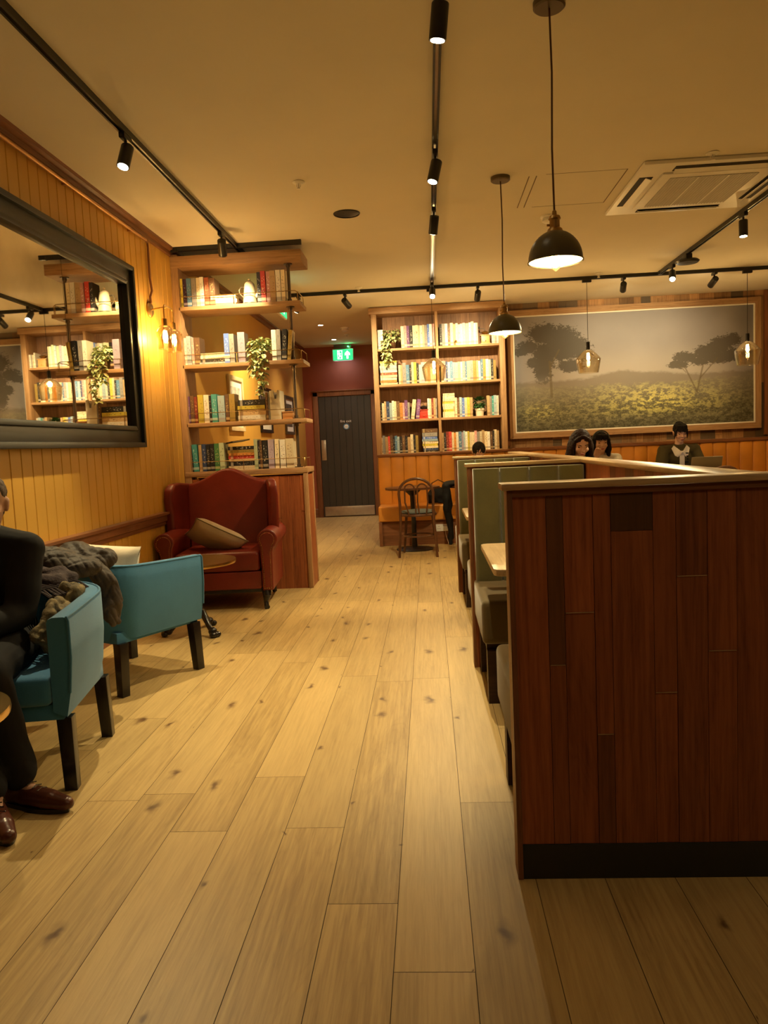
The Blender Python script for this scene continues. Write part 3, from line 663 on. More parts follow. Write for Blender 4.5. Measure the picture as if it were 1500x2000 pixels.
# ================================================================== PIPE-POST SHELF UNIT
SU = thing('open_bookshelf', 'rustic bookshelf on a reclaimed-wood half wall with iron pipe posts', 'bookshelf', (0, 6.51, 0))
ux0, ux1, uy0, uy1 = -2.13, -1.062, 6.51, 6.86
b = MB(); x = ux0
while x < ux1-.035:
    wv = random.choice((.09, .11, .13)); xe = min(x+wv, ux1-.035)
    z = 0
    while z < 1.0:
        h = rnd(.45, 1.1); ze = min(z+h, 1.0) if z+h < .85 else 1.0
        b.bb(x+.0008, xe-.0008, uy0+.004+rnd(0, .003), uy0+.03, z, ze-.0015, pv=pvr(random.choice((0, 0, 0, .7)))); z = ze
    x = xe
b.bb(ux1-.02, ux1-.004, uy0+.03, uy1, 0, 1.0, pv=(.4, .3, 0)); b.bb(ux0, ux1-.03, uy1-.02, uy1, 0, 1.0, pv=(.5, .8, 0))
b.build('half_wall_panel', 'panel', SU, world=True, smooth=False)
MB().bb(ux1-.036, ux1+.002, uy0-.004, uy0+.032, 0, 1.02).build('corner_post', 'shelfwood_z', SU, world=True, bevel=.003)
MB().bb(ux1-.03, ux1+.002, uy1-.03, uy1+.002, 0, 1.02).build('corner_post', 'shelfwood_z', SU, world=True, bevel=.003)
MB().bb(ux0-.01, ux1+.008, uy0-.008, uy1+.01, 1.02, 1.065).build('ledge', 'shelfwood', SU, world=True, bevel=.004)
MB().bb(-2.148, -2.085, uy0-.004, uy0+.10, 0, 2.93).build('wall_stile', 'shelfwood_z', SU, world=True, bevel=.003)
MB().bb(-2.148, -2.10, uy0+.10, uy1, 1.065, 2.93).build('wall_cladding', 'shelfwood_z', SU, world=True, bevel=.003)
MB().bb(-2.148, -1.015, uy0-.01, uy1+.01, 2.82, 2.915).build('top_beam', 'shelfwood', SU, world=True, bevel=.005)
SHZ = {1: 2.490, 2: 1.995, 3: 1.490, 4: 1.065}
xr = {1: -1.045, 2: -1.04, 3: -1.04}
for k in (1, 2, 3):
    MB().bb(-2.10, xr[k], uy0-.004, uy1, SHZ[k]-.034, SHZ[k]).build('shelf', 'shelfwood', SU, world=True, bevel=.004)
px_, py_ = -1.145, 6.60
for zb, zt in ((1.065, 1.456), (1.49, 1.961), (1.995, 2.456), (2.49, 2.82)):
    for yy in (py_,):
        m = MB().cyl((px_, yy, zb), (px_, yy, zt), .0135, n=14); m.cyl((px_, yy, zb), (px_, yy, zb+.008), .038, n=18); m.cyl((px_, yy, zt-.008), (px_, yy, zt), .038, n=18)
        m.cyl((px_, yy, zb+.008), (px_, yy, zb+.03), .019, n=14); m.cyl((px_, yy, zt-.03), (px_, yy, zt-.008), .019, n=14)
        m.build('pipe_post', 'pipe', SU, world=True)
for k in (1, 2, 3, 4):
    z = SHZ[k]; h = .085; yF = uy0+.012; xe = (xr[k]-.02) if k < 4 else ux1-.02
    m = MB(); m.tube([(-2.085, yF, z+h), (xe-.02, yF, z+h), (xe-.006, yF, z+h-.008), (xe, yF, z+h-.02), (xe, yF, z)], .0032, 6)
    m.tube([(xe, yF+.02, z), (xe, yF+.02, z+h-.02), (xe, yF+.03, z+h-.004), (xe, uy1-.04, z+h-.004), (xe, uy1-.03, z+h-.02), (xe, uy1-.03, z)], .0032, 6)
    m.tube([(-1.62, yF, z), (-1.62, yF, z+h)], .0028, 6)
    m.build('wire_rail', 'brassd', SU, world=True)

# ------------------------------------------------------------------ books
ORD = ['first', 'second', 'third', 'fourth', 'fifth', 'sixth', 'seventh', 'eighth', 'ninth', 'tenth', 'eleventh', 'twelfth', 'thirteenth', 'fourteenth', 'fifteenth',
       'sixteenth', 'seventeenth', 'eighteenth', 'nineteenth', 'twentieth', 'twenty-first', 'twenty-second', 'twenty-third', 'twenty-fourth', 'twenty-fifth']
def book(x, y, z, w, h, d, colour, label, group, lean=0, flat=False, yaw=0):
    """spine faces -y. origin at foot of the spine"""
    t = MB(); cv = .0022
    t.bb(-w/2, w/2, 0, cv*1.3, 0, h, m=0); t.bb(-w/2, -w/2+cv, cv*1.3, d, 0, h, m=0); t.bb(w/2-cv, w/2, cv*1.3, d, 0, h, m=0)
    t.bb(-w/2+cv, w/2-cv, cv*1.3, d-.004, .003, h-.003, m=1)
    o = t.build('book', [BM[colour], 'pages'], None, smooth=False)
    o.location = (x, y, z); o.rotation_euler = (0, lean, yaw)
    tag(o, label, 'book', group)
    return o
def upright_row(y, z, px_y, entries, where, group, d=.15, start=1, prefix='book'):
    """entries: (px_left, px_right, height, colour[, lean])"""
    n = start-1
    for e in entries:
        xa, _ = on_y(e[0], px_y, y); xb, _ = on_y(e[1], px_y, y); wv = max(.009, (xb-xa)*.97); h, c = e[2], e[3]; ln = e[4] if len(e) > 4 else rnd(-.008, .008)
        lab = f'{c} book, {ORD[n]} upright from left {where}'.replace('in the bottom', 'in bottom')
        zz = z+abs(math.sin(ln))*wv/2+.0008
        book((xa+xb)/2, y+rnd(0, .006), zz, wv, h, d+rnd(-.01, .01), c, lab, group, lean=ln); n += 1
def flat_stack(xa, xb, y, z, layers, where, group, d=.15):
    """books lying flat, spines toward -y; layers bottom to top (thickness, colour[, xshift, width])"""
    k = len(layers); zz = z
    for i, e in enumerate(layers):
        th, c = e[0], e[1]; dx = e[2] if len(e) > 2 else rnd(-.006, .006); wv = (xb-xa)*(e[3] if len(e) > 3 else rnd(.93, 1))
        pos = 'topmost' if i == k-1 else ('bottom' if i == 0 else ORD[i]+' up')
        o = book(0, 0, 0, th, wv, d, c, f'{c} flat book, {pos} in the stack {where}', group)
        o.rotation_euler = (0, PI/2, rnd(-.03, .03)); o.location = ((xa+xb)/2+dx-wv/2, y+rnd(0, .008), zz+th/2+.0004)
        zz += th+.0008
    return zz
yB = 6.545; G = 'books on the pipe-post bookshelf'
W1 = 'on the top shelf over the armchair'; W2 = 'on the trailing-plant shelf'; W3 = 'on the third shelf over the armchair'; W4 = 'on the half-wall ledge behind the armchair'
upright_row(yB, SHZ[1], 590, [(350, 358, .245, 'yellow'), (358.3, 365.5, .24, 'dark purple'), (365.7, 374.5, .245, 'blue'), (375, 384, .245, 'grey'), (384.3, 391, .245, 'cream'), (391.3, 399, .25, 'white'), (400, 409, .245, 'red brown'), (409.5, 421, .235, 'brown')], W1, G)
flat_stack(-1.83, -1.60, yB, SHZ[1], [(.022, 'tan'), (.03, 'white'), (.03, 'cream')], 'beside the cream coffee pot', G)
upright_row(yB, SHZ[1], 590, [(503.5, 511, .262, 'black'), (511.3, 520.5, .27, 'red'), (521.5, 528.8, .262, 'pink'), (529, 540, .268, 'tan'), (540.8, 550, .27, 'white'), (550.3, 558, .27, 'cream')], W1, G, start=9)
upright_row(yB, SHZ[2], 705, [(361, 366, .235, 'white'), (366.2, 374.5, .25, 'pale blue'), (375, 380.5, .235, 'pink'), (381, 392, .235, 'brown')], W2, G)
flat_stack(-1.955, -1.69, yB, SHZ[2], [(.018, 'pale blue'), (.026, 'black'), (.026, 'white'), (.024, 'pale green')], 'beside the tall blue book', G)
upright_row(yB, SHZ[2], 705, [(439, 449, .255, 'bright blue'), (449.5, 459, .25, 'grey'), (466, 480, .26, 'lilac'), (532, 541, .265, 'white'), (541.5, 549.5, .265, 'grey'), (550.5, 560, .265, 'black', .06), (561, 568, .255, 'gold', .10)], W2, G, start=5)
upright_row(yB, SHZ[3], 820, [(365.5, 372.5, .235, 'purple'), (373, 380.5, .24, 'brown'), (381, 387, .23, 'dark red'), (388, 399, .245, 'yellow'), (399.5, 409.5, .243, 'white'), (410, 414.3, .235, 'black'), (414.8, 425.5, .245, 'teal'), (427, 440.5, .23, 'pale blue'), (441.3, 448.5, .24, 'brown'), (449, 460, .24, 'gold')], W3, G)
flat_stack(-1.655, -1.40, yB, SHZ[3], [(.048, 'white'), (.05, 'tan'), (.032, 'yellow'), (.05, 'black')], 'on the third shelf beside the pamphlet box', G, d=.17)
upright_row(yB, SHZ[3], 820, [(520.5, 525, .235, 'brown'), (525.3, 528, .235, 'grey')], W3, G, start=11)
upright_row(yB, SHZ[4], 915, [(369, 378.5, .235, 'black'), (379, 389, .24, 'teal', -.04), (390, 396, .235, 'tan'), (396.4, 404, .24, 'navy'), (404.4, 411.5, .23, 'black'), (412, 420, .24, 'black'), (420.5, 430, .24, 'green'), (430.5, 440, .245, 'pale green')], W4, G)
zt = flat_stack(-1.765, -1.49, yB, SHZ[4], [(.036, 'cream'), (.038, 'black'), (.022, 'tan'), (.028, 'red'), (.022, 'orange'), (.026, 'gold'), (.03, 'black')], 'on the ledge behind the armchair', G, d=.18)
upright_row(yB, SHZ[4], 915, [(498, 505, .262, 'pale green'), (505.3, 509, .25, 'black'), (509.3, 513.8, .25, 'brown'), (514.5, 524.5, .25, 'black'), (525.5, 537, .255, 'lilac'), (538, 546, .255, 'cream', .02), (548, 559.5, .25, 'white'), (560.5, 575, .255, 'cream')], W4, G, start=9)
o = book(-1.74, 6.66, zt+.012, .012, .16, .17, 'black', 'black book propped tilted on top of the flat stack behind the armchair', G); o.rotation_euler = (1.0, PI/2-.12, .1); o.location = (-1.80, 6.62, zt+.03)
# coffee pot
def coffee_pot(x, y, z):
    t = thing('coffee_pot', 'cream enamel coffee pot with lid on the top shelf', 'coffee pot', (x, y, z))
    MB().lathe([(.0, 0), (.058, 0), (.062, .006), (.062, .02), (.045, .16), (.043, .165), (.04, .165)], n=28).build('body', 'enamel', t)
    MB().lathe([(.044, .165), (.042, .178), (.028, .195), (.010, .203), (.008, .208), (.012, .214), (.009, .222), (0, .224)], n=28).build('lid', 'enamel', t)
    MB().tube([(.05, 0, .06), (.075, 0, .10), (.085, 0, .14), (.10, 0, .16)], [.017, .013, .010, .009], 10).build('spout', 'enamel', t)
    MB().tube([(-.045, 0, .15), (-.075, 0, .155), (-.092, 0, .13), (-.088, 0, .10), (-.06, 0, .07), (-.055, 0, .065)], .0055, 8).build('handle', 'bronze', t, lab='dark wire handle')
    MB().lathe([(.0635, .002), (.0645, .008), (.0635, .014)], n=28).build('foot_band', 'bronze', t)
cx, _ = on_y(489, 590, 6.60); coffee_pot(cx, 6.60, SHZ[1])
# pamphlet box and small box
t = thing('pamphlet_box', 'cream upright pamphlet box with a thumb slot on the third shelf', 'box', (-1.315, 6.55, SHZ[3]))
b = MB(); b.prism([(-.048, 0), (.048, 0), (.048, .25), (.02, .255), (.015, .18), (-.005, .18), (-.01, .255), (-.048, .25)], 0, .012, 'y'); b.bb(-.048, -.040, .012, .17, 0, .25); b.bb(.040, .048, .012, .17, 0, .25); b.bb(-.040, .040, .012, .17, 0, .01); b.bb(-.04, .04, .16, .17, .01, .25)
b.build('box_body', 'potwhite', t, bevel=.002); b = MB(); [b.bb(-.036+i*.018, -.022+i*.018, .02, .155, .012, .22+.01*(i % 2)) for i in range(4)]; b.build('pamphlets', 'artpaper', t)
t = thing('storage_box', 'small tan wooden box beside the pipe post on the third shelf', 'box', (-1.215, 6.56, SHZ[3]))
MB().bb(-.045, .045, 0, .09, 0, .055).build('box_body', plain('tan_box', (.48, .22, .07), .5), t, bevel=.003); MB().bb(-.048, .048, -.003, .093, .0555, .068).build('lid', plain('tan_lid', (.40, .18, .06), .5), t, bevel=.003)
# trailing plants
def leaf(mb, p, d, up, ln, wd):
    d = Vector(d).normalized(); up = Vector(up); s = d.cross(up)
    if s.length < 1e-3: s = d.orthogonal()
    s.normalize(); n = s.cross(d); p = Vector(p)
    row = [(0, 0), (.18, .34), (.45, .5), (.75, .34), (1, 0)]
    vs = []
    for u, v in row:
        c = p+d*ln*u - n*(ln*.35*u*u)
        if v == 0: vs.append(c)
        else: vs += [c+s*wd*v+n*wd*.12, c-n*wd*.08, c-s*wd*v+n*wd*.12]
    f = [(0, 1, 2), (0, 2, 3), (1, 4, 5, 2), (2, 5, 6, 3), (4, 7, 8, 5), (5, 8, 9, 6), (7, 10, 8), (8, 10, 9)]
    mb.add(vs, f)
def pothos(x, y, z, lab, crown, hang, pot_r=.05, pot_h=.09, potmat='bronze', nl=90, mat='leaf', ls=.055, dark=None, upscale=1):
    t = thing('trailing_plant', lab, 'potted plant', (x, y, z))
    MB().lathe([(0, 0), (pot_r*.75, 0), (pot_r, pot_h), (pot_r+.006, pot_h+.002), (pot_r+.006, pot_h-.008)], n=24).build('pot', potmat, t)
    MB().lathe([(pot_r*.95, pot_h-.012), (0, pot_h-.006)], n=20).build('soil', 'gap', t)
    lv = MB(); st = MB(); R = random.Random(int(x*1000)+5)
    for i in range(nl):
        a = R.uniform(0, 2*PI); e = R.uniform(-.3, 1.2); r = R.uniform(.4, 1)
        p = Vector((math.cos(a)*math.cos(e)*crown[0]*r, math.sin(a)*math.cos(e)*crown[1]*r, pot_h+crown[2]*(.25+math.sin(e)*r*upscale)))
        leaf(lv, p, (math.cos(a), math.sin(a), R.uniform(-.6, .5)), (0, 0, 1), R.uniform(.7, 1.1)*ls, R.uniform(.6, .9)*ls)
        if i % 4 == 0: st.tube([(0, 0, pot_h-.01), p*.55+Vector((0, 0, .02)), p], .0016, 5)
    for (hx, hy, hl, n) in hang:
        pts = []
        for k in range(n+1):
            u = k/n
            pts.append(Vector((hx*min(1, u*3)+R.uniform(-.008, .008), hy*min(1, u*3)+R.uniform(-.004, .004), pot_h+.04*(1-u)-max(0, u-.12)*hl)))
        st.tube(pts, .0018, 5)
        for p in pts[1:]:
            for q in range(3):
                a = R.uniform(0, 2*PI); leaf(lv, p, (math.cos(a), math.sin(a)*.6-.35, R.uniform(-.9, .2)), (0, -.3, 1), R.uniform(.8, 1.15)*ls, R.uniform(.6, .85)*ls)
    lv.build('leaves', mat, t, angle=80); st.build('vines', 'leafdark', t)
    return t
px1, _ = on_y(505, 690, 6.58); pothos(px1, 6.62, SHZ[2], 'variegated trailing plant spilling over the edge of the second shelf', (.10, .075, .12), [(.03, -.155, .42, 13), (-.04, -.15, .22, 8), (.06, -.15, .30, 9), (.0, -.155, .18, 6)], nl=110)
# pictures on the hall wall
def picture(y0, y1, z0, z1, fm, am, lab):
    t = thing('framed_picture', lab, 'picture', (X0, (y0+y1)/2, z0), group=None); w_ = (y1-y0)/2; h = z1-z0
    b = MB(); ringframe(b, -w_, w_, 0, h, .045, .002, .03); b.build('picture_frame', fm, t, bevel=.002)
    MB().bb(.002, .012, -w_+.045, w_-.045, .045, h-.045).build('mount', 'whitetrim', t, smooth=False)
    MB().bb(.012, .014, -w_+.12, w_-.12, .12, h-.12).build('print', am, t, smooth=False)
picture(8.12, 8.75, 1.46, 2.07, 'lightframe', 'artpaper', 'pale-framed picture on the hall wall seen above the third shelf')
picture(9.65, 10.35, 1.46, 2.06, 'blackleg', 'artdark', 'black-framed picture on the hall wall behind the hanging vine tip')
picture(11.35, 12.05, 1.46, 2.05, 'bronze', 'artdark', 'grey-framed picture on the hall wall nearest the door, behind the pipe post')

# ================================================================== BACK BOOKCASE
BC = thing('bookcase', 'tall two-bay rustic wooden bookcase standing against the back wall', 'bookcase', (0, 9.78, 0))
yf = 9.78; bx0, bx1 = -.665, 1.02; yb_ = 10.06
MB().bb(bx0, -.60, yf-.02, yb_, 0, 2.89).build('end_panel', 'shelfwood_z', BC, world=True, bevel=.004)
MB().bb(.95, bx1, yf-.02, yb_, 0, 2.89).build('end_panel', 'shelfwood_z', BC, world=True, bevel=.004)
MB().bb(.145, .18, yf, yb_-.02, 1.11, 2.89).build('divider', 'shelfwood_z', BC, world=True, bevel=.003)
MB().bb(bx0-.03, bx1+.02, yf-.04, yb_, 2.89, 2.972).build('cornice', 'shelfwood', BC, world=True, bevel=.006)
b = MB(); x = -.60
while x < .95:
    b.bb(x+.001, min(x+.12, .95)-.001, yb_-.018, yb_, 0, 2.89, pv=pvr()); x += .12
b.build('back_boards', 'backboard', BC, world=True, smooth=False)
BZ = {1: 2.455, 2: 2.0, 3: 1.545, 4: 1.113}
for k in (1, 2, 3, 4):
    for xa, xb in ((-.60, .145), (.18, .95)):
        MB().bb(xa, xb, yf-.002, yb_-.018, BZ[k]-.03, BZ[k]).build('shelf', 'shelfwood', BC, world=True, bevel=.003)
yK = 9.81
GB = 'books in the back bookcase'
def bay(k, side, pxs, pxe, pyb, cols, start=1, h=(.22, .26), lean=0):
    """fill a bay from px pxs to pxe with spines of the listed colours"""
    ro = {1: 'top', 2: 'second', 3: 'third', 4: 'bottom'}[k]
    ws = [rnd(.75, 1.3) for _ in cols]; s = (pxe-pxs)/sum(ws); x = pxs; ent = []
    for c, w_ in zip(cols, ws):
        ent.append((x, x+w_*s, rnd(*h), c)); x += w_*s
    upright_row(yK, BZ[k], pyb, ent, f'in {ro} {side} bookcase bay', GB, start=start)
bay(1, 'left', 738, 749, 684, ['white', 'cream', 'white'], h=(.24, .25))
bay(1, 'left', 784, 850, 680, ['cream', 'pink', 'purple', 'black', 'cream', 'cream', 'pale green', 'white', 'cream', 'grey', 'bright blue', 'white', 'pink'], start=4, h=(.265, .29))
bay(1, 'right', 859, 934, 672, ['black', 'grey', 'white', 'brown', 'cream', 'tan', 'cream', 'cream', 'white', 'lilac', 'pale green', 'pale blue', 'pale green', 'white', 'cream'], h=(.26, .29))
bay(1, 'right', 961, 974, 666, ['white', 'cream', 'grey', 'white'], start=16, h=(.16, .20))
flat_stack(-.585, -.36, yK, BZ[2], [(.028, 'cream'), (.03, 'orange'), (.032, 'white'), (.03, 'cream'), (.032, 'red brown'), (.03, 'white'), (.028, 'pale blue'), (.03, 'white'), (.03, 'pale green'), (.026, 'yellow')], 'under the bookcase plant', GB, d=.17)
bay(2, 'left', 779, 852, 748, ['cream', 'tan', 'grey', 'blue', 'black', 'cream', 'yellow', 'black', 'white', 'pale blue', 'cream', 'tan', 'white', 'cream'], h=(.235, .275))
bay(2, 'right', 862, 970, 742, ['cream', 'pink', 'navy', 'white', 'blue', 'lilac', 'cream', 'pale green', 'white', 'pink', 'blue', 'cream', 'grey', 'orange', 'tan', 'white', 'blue', 'orange', 'white', 'cream', 'black', 'gold'], h=(.24, .27))
bay(3, 'left', 743, 801, 820, ['black', 'cream', 'tan', 'navy', 'pale blue', 'white', 'cream', 'brown', 'orange', 'pink', 'purple', 'grey'], h=(.215, .25))
upright_row(yK, BZ[3], 818, [(802.5, 809.5, .25, 'cream', .13), (812, 819, .25, 'purple', .12)], 'in third left bookcase bay', GB, start=13)
bay(3, 'left', 836, 854, 815, ['white', 'cream', 'dark red', 'tan', 'grey'], start=15, h=(.245, .26))
flat_stack(.205, .36, yK, BZ[3], [(.036, 'cream')]*2+[(.03, 'yellow'), (.034, 'cream'), (.036, 'cream'), (.032, 'yellow'), (.034, 'cream'), (.034, 'cream'), (.03, 'cream')], 'in the third right bookcase bay', GB, d=.14)
bay(3, 'right', 886, 924, 814, ['tan', 'cream', 'brown', 'pale blue', 'bright blue', 'cream', 'yellow', 'tan'], h=(.235, .255))
bay(3, 'right', 952, 975, 810, ['tan', 'grey', 'teal', 'pale blue', 'white'], start=9, h=(.24, .255))
bay(4, 'left', 745, 818, 885, ['white', 'grey', 'tan', 'red', 'brown', 'black', 'blue', 'pale blue', 'black', 'brown', 'black', 'tan', 'cream', 'black', 'gold'], h=(.20, .24))
flat_stack(-.075, .13, yK, BZ[4], [(.024, 'black'), (.024, 'navy'), (.026, 'cream'), (.03, 'yellow'), (.03, 'cream'), (.028, 'pale blue'), (.03, 'bright blue'), (.05, 'grey'), (.05, 'brown')], 'in the bottom left bookcase bay', GB, d=.17)
bay(4, 'right', 863, 976, 880, ['tan', 'black', 'dark red', 'red', 'cream', 'orange', 'white', 'blue', 'lilac', 'pale blue', 'white', 'yellow', 'cream', 'cream', 'pink', 'grey', 'cream', 'tan', 'cream', 'white', 'brown', 'black', 'cream', 'tan'], h=(.225, .25))
pothos(-.42, 9.85, BZ[1], 'variegated plant in a dark pot at the left end of the bookcase top shelf', (.14, .07, .13), [(-.08, -.09, .34, 9), (-.03, -.09, .28, 8), (-.10, -.08, .22, 7)], nl=120, pot_r=.06, pot_h=.11, potmat='darkwood')
# round green pot plant
x_, _ = on_y(937, 806, 9.86); t = thing('potted_plant', 'bushy dark green plant in a small white ribbed pot in the bookcase', 'potted plant', (x_, 9.87, BZ[3]))
MB().lathe([(0, 0), (.048, 0), (.056, .07), (.062, .073), (.062, .10), (.056, .10)], n=24).build('pot', 'potwhite', t)
lv = MB(); R = random.Random(3)
for i in range(260):
    a = R.uniform(0, 2*PI); e = R.uniform(-.9, 1.5); r = R.uniform(.5, 1); p = (math.cos(a)*math.cos(e)*.082*r, math.sin(a)*math.cos(e)*.075*r, .165+.085*math.sin(e)*r)
    leaf(lv, p, (math.cos(a), math.sin(a), math.sin(e)), (0, 0, 1), .03, .024)
lv.build('leaves', 'leafdark', t, angle=80)
# coffee grinders
def grinder(px, py, z, bm, lab, red=False):
    x_, _ = on_y(px, py, 9.86); t = thing('coffee_grinder', lab, 'coffee grinder', (x_, 9.87, z))
    MB().bb(-.062, .062, -.055, .055, 0, .012).build('base', bm, t, bevel=.003); MB().bb(-.054, .054, -.048, .048, .012, .105).build('box_body', bm, t, bevel=.003); MB().bb(-.064, .064, -.056, .056, .105, .117).build('top_board', bm, t, bevel=.003)
    d = MB().bb(-.035, .035, -.052, -.048, .02, .055).build('drawer', bm, t, bevel=.002); MB().ell((0, -.058, .038), (.007,)*3, n=10, k=6).build('knob', 'brassd', d)
    MB().lathe([(.02, .117), (.05, .15), (.052, .155), (.04, .158), (.008, .17), (0, .17)], n=24).build('hopper', 'skirt' if red else 'brassd', t)
    MB().tube([(0, 0, .165), (0, 0, .195), (-.03, 0, .198), (-.075, 0, .20)], .0035, 6).tube([(-.075, 0, .20), (-.075, 0, .225)], .008, 8).build('crank', 'skirt', t)
grinder(948, 668, BZ[1], plain('honey_box', (.50, .28, .10), .4), 'honey-wood hand coffee grinder on the bookcase top shelf')
grinder(828, 815, BZ[3], 'redpaint', 'red hand coffee grinder with black hopper on the third shelf', True)
x_, _ = on_y(889, 635, 9.80); t = thing('ornament', 'small gold ornament before the cream books in the top right bay', 'ornament', (x_, 9.79, BZ[1]))
MB().bb(-.016, .016, -.008, .008, 0, .014).build('base', 'brass', t, bevel=.002); MB().cyl((0, 0, .014), (0, 0, .03), .004, n=8).build('stem', 'brass', t); MB().lathe([(.0, .03), (.016, .036), (.018, .05), (.010, .062), (0, .064)], n=16).build('cup', 'brass', t)

# ================================================================== PAINTING
def vnoise(u, v, f, seed, oct=5, gain=.55):
    rs = np.random.RandomState(seed); out = np.zeros_like(u); a = 1; tot = 0
    for o in range(oct):
        n = 256; g = rs.rand(n, n); x = u*f; y = v*f; xi = np.floor(x).astype(int); yi = np.floor(y).astype(int); fx = x-xi; fy = y-yi
        fx = fx*fx*(3-2*fx); fy = fy*fy*(3-2*fy)
        G_ = lambda i, j: g[i % n, j % n]
        out += a*((G_(xi, yi)*(1-fx)+G_(xi+1, yi)*fx)*(1-fy)+(G_(xi, yi+1)*(1-fx)+G_(xi+1, yi+1)*fx)*fy); tot += a; a *= gain; f *= 2.03
    return out/tot
def sst(a, b, x): t = np.clip((x-a)/(b-a), 0, 1); return t*t*(3-2*t)
def painting():
    PX0, PX1, PZ0, PZ1 = 1.165, 4.205, 1.315, 2.80; yq = 10.045
    t = thing('landscape_painting', 'wide framed picture of misty forest hills with two large trees', 'painting', (2.685, YW-.02, PZ0))
    nx, nz = 640, 312; U, V = np.meshgrid(np.linspace(0, 1, nx), np.linspace(0, 1, nz)); asp = (PX1-PX0)/(PZ1-PZ0); A = U*asp
    n1 = vnoise(A, V, 4, 1); n2 = vnoise(A, V*1.8, 30, 2, 4, .72); n3 = vnoise(A*1.0, V*2.0, 85, 3, 3, .75); n4 = vnoise(A, V, 2.2, 4)
    sky = np.stack([.27+.12*(1-V), .26+.10*(1-V), .285+.08*(1-V)], -1)*(.9+.25*n4[..., None])
    mist = np.array([.52, .48, .45]); C = sky.copy()
    def blend(C, m, col): return C*(1-m[..., None])+np.array(col)*m[..., None]
    C = blend(C, sst(.75, .45, V)*.65*sst(0, .3, U)*sst(1.05, .7, U), mist)
    # distant hills
    h1 = .44+.05*(n1-.5)+.05*np.exp(-((U-.45)/.09)**2)+.03*np.exp(-((U-.62)/.1)**2)+.03*(n2-.5)
    C = blend(C, sst(h1+.012, h1-.02, V)*.75, (.22, .19, .155))
    # forest canopy, brighter towards the middle
    h2 = .38+.05*(n1-.5)+.05*(n2-.5)+.05*np.abs(U-.5)
    m = sst(h2+.01, h2-.03, V)
    crown = sst(.42, .64, n2)*.65+sst(.4, .65, n3)*.5
    lit = np.exp(-((U-.58)/.22)**2)*sst(.06, .22, V)*sst(.47, .28, V)*(.35+.9*n1)*sst(.35, .6, n2+.3*(n3-.5))*1.25
    lit = np.clip(lit, 0, 1)
    lit = lit + .5*np.exp(-((U-.1)/.07)**2)*np.exp(-((V-.18)/.06)**2)*crown
    base = np.stack([.085+.15*crown, .082+.14*crown, .052+.085*crown], -1)
    gold = np.stack([.32+.50*crown, .31+.46*crown, .09+.14*crown], -1)
    F = base*(1-lit[..., None])+gold*lit[..., None]
    fog = sst(.10, .42, V)*.6
    F = F*(1-fog[..., None])+np.array([.36, .33, .28])*fog[..., None]
    C = C*(1-m[..., None])+F*m[..., None]
    # left big tree
    def treeblob(C, parts, col, thr=.45, k=.9):
        d = np.full(U.shape, -9.)
        for (cx, cy, rx, ry) in parts: d = np.maximum(d, 1-np.sqrt(((U-cx)/rx)**2+((V-cy)/ry)**2))
        mk = sst(-.02, .12, d+.75*(n2-.52)+.75*(n3-.5)); fade = sst(.30, .52, V)*.8+.2
        return blend(C, mk*k*fade, col)
    C = treeblob(C, [(.13, .84, .075, .10), (.19, .80, .10, .11), (.06, .74, .05, .06), (.25, .73, .075, .09), (.13, .66, .055, .14), (.29, .66, .045, .06), (.12, .54, .04, .14), (.21, .68, .08, .08), (.03, .70, .035, .04), (.24, .56, .06, .06), (.09, .60, .04, .05)], (.075, .068, .058), k=.85)
    C = treeblob(C, [(.72, .58, .055, .05), (.69, .52, .05, .04), (.80, .61, .055, .07), (.86, .66, .06, .08), (.91, .71, .04, .06), (.84, .56, .07, .05), (.78, .54, .05, .04), (.90, .58, .07, .06)], (.070, .060, .045), k=.82)
    for (x0, z0, x1, z1, w_) in ((.765, .28, .715, .50, .0035), (.765, .28, .79, .50, .004), (.78, .40, .85, .56, .003), (.72, .45, .69, .52, .002), (.155, .30, .15, .60, .006), (.15, .55, .19, .70, .004)):
        L2 = (x1-x0)**2+(z1-z0)**2; s = np.clip(((U-x0)*(x1-x0)+(V-z0)*(z1-z0))/L2, 0, 1); dd = np.sqrt((U-x0-s*(x1-x0))**2+((V-z0-s*(z1-z0))/2.0)**2)
        C = blend(C, sst(w_*1.3, w_*.5, dd)*.7, (.16, .13, .085))
    edge = sst(0, .10, U)*sst(1, .86, U)*sst(0, .10, V); C = C*(.62+.38*edge[..., None])   # darker towards the left, right and bottom edges
    C = np.clip(C*1.05, 0, 1)
    me = bpy.data.meshes.new('canvas'); xs = (PX0+U*(PX1-PX0)-2.685).ravel(); zs = (V*(PZ1-PZ0)).ravel()
    co = np.stack([xs, np.full_like(xs, yq-(YW-.02)), zs], -1); idx = np.arange(nx*nz).reshape(nz, nx)
    fc = np.stack([idx[:-1, :-1], idx[:-1, 1:], idx[1:, 1:], idx[1:, :-1]], -1).reshape(-1, 4)
    me.vertices.add(len(co)); me.vertices.foreach_set('co', co.ravel()); me.loops.add(fc.size); me.loops.foreach_set('vertex_index', fc.ravel())
    me.polygons.add(len(fc)); me.polygons.foreach_set('loop_start', np.arange(0, fc.size, 4)); me.update(calc_edges=True)
    at = me.attributes.new('paint', 'FLOAT_COLOR', 'POINT'); at.data.foreach_set('color', np.concatenate([C.reshape(-1, 3), np.ones((nx*nz, 1))], 1).ravel())
    m, tt, bb = nt('painted_canvas'); an = N(tt, 'ShaderNodeAttribute', attribute_name='paint'); L(tt, an.outputs['Color'], bb.inputs['Base Color']); bb.inputs['Roughness'].default_value = .55; bb.inputs['Specular IOR Level'].default_value = .25
    me.materials.append(m); o = bpy.data.objects.new('canvas', me); COL.objects.link(o); o.parent = t
    MB().bb(PX0, PX1, yq+.002, YW-.02, PZ0, PZ1).build('backing_board', 'gap', t, world=True)
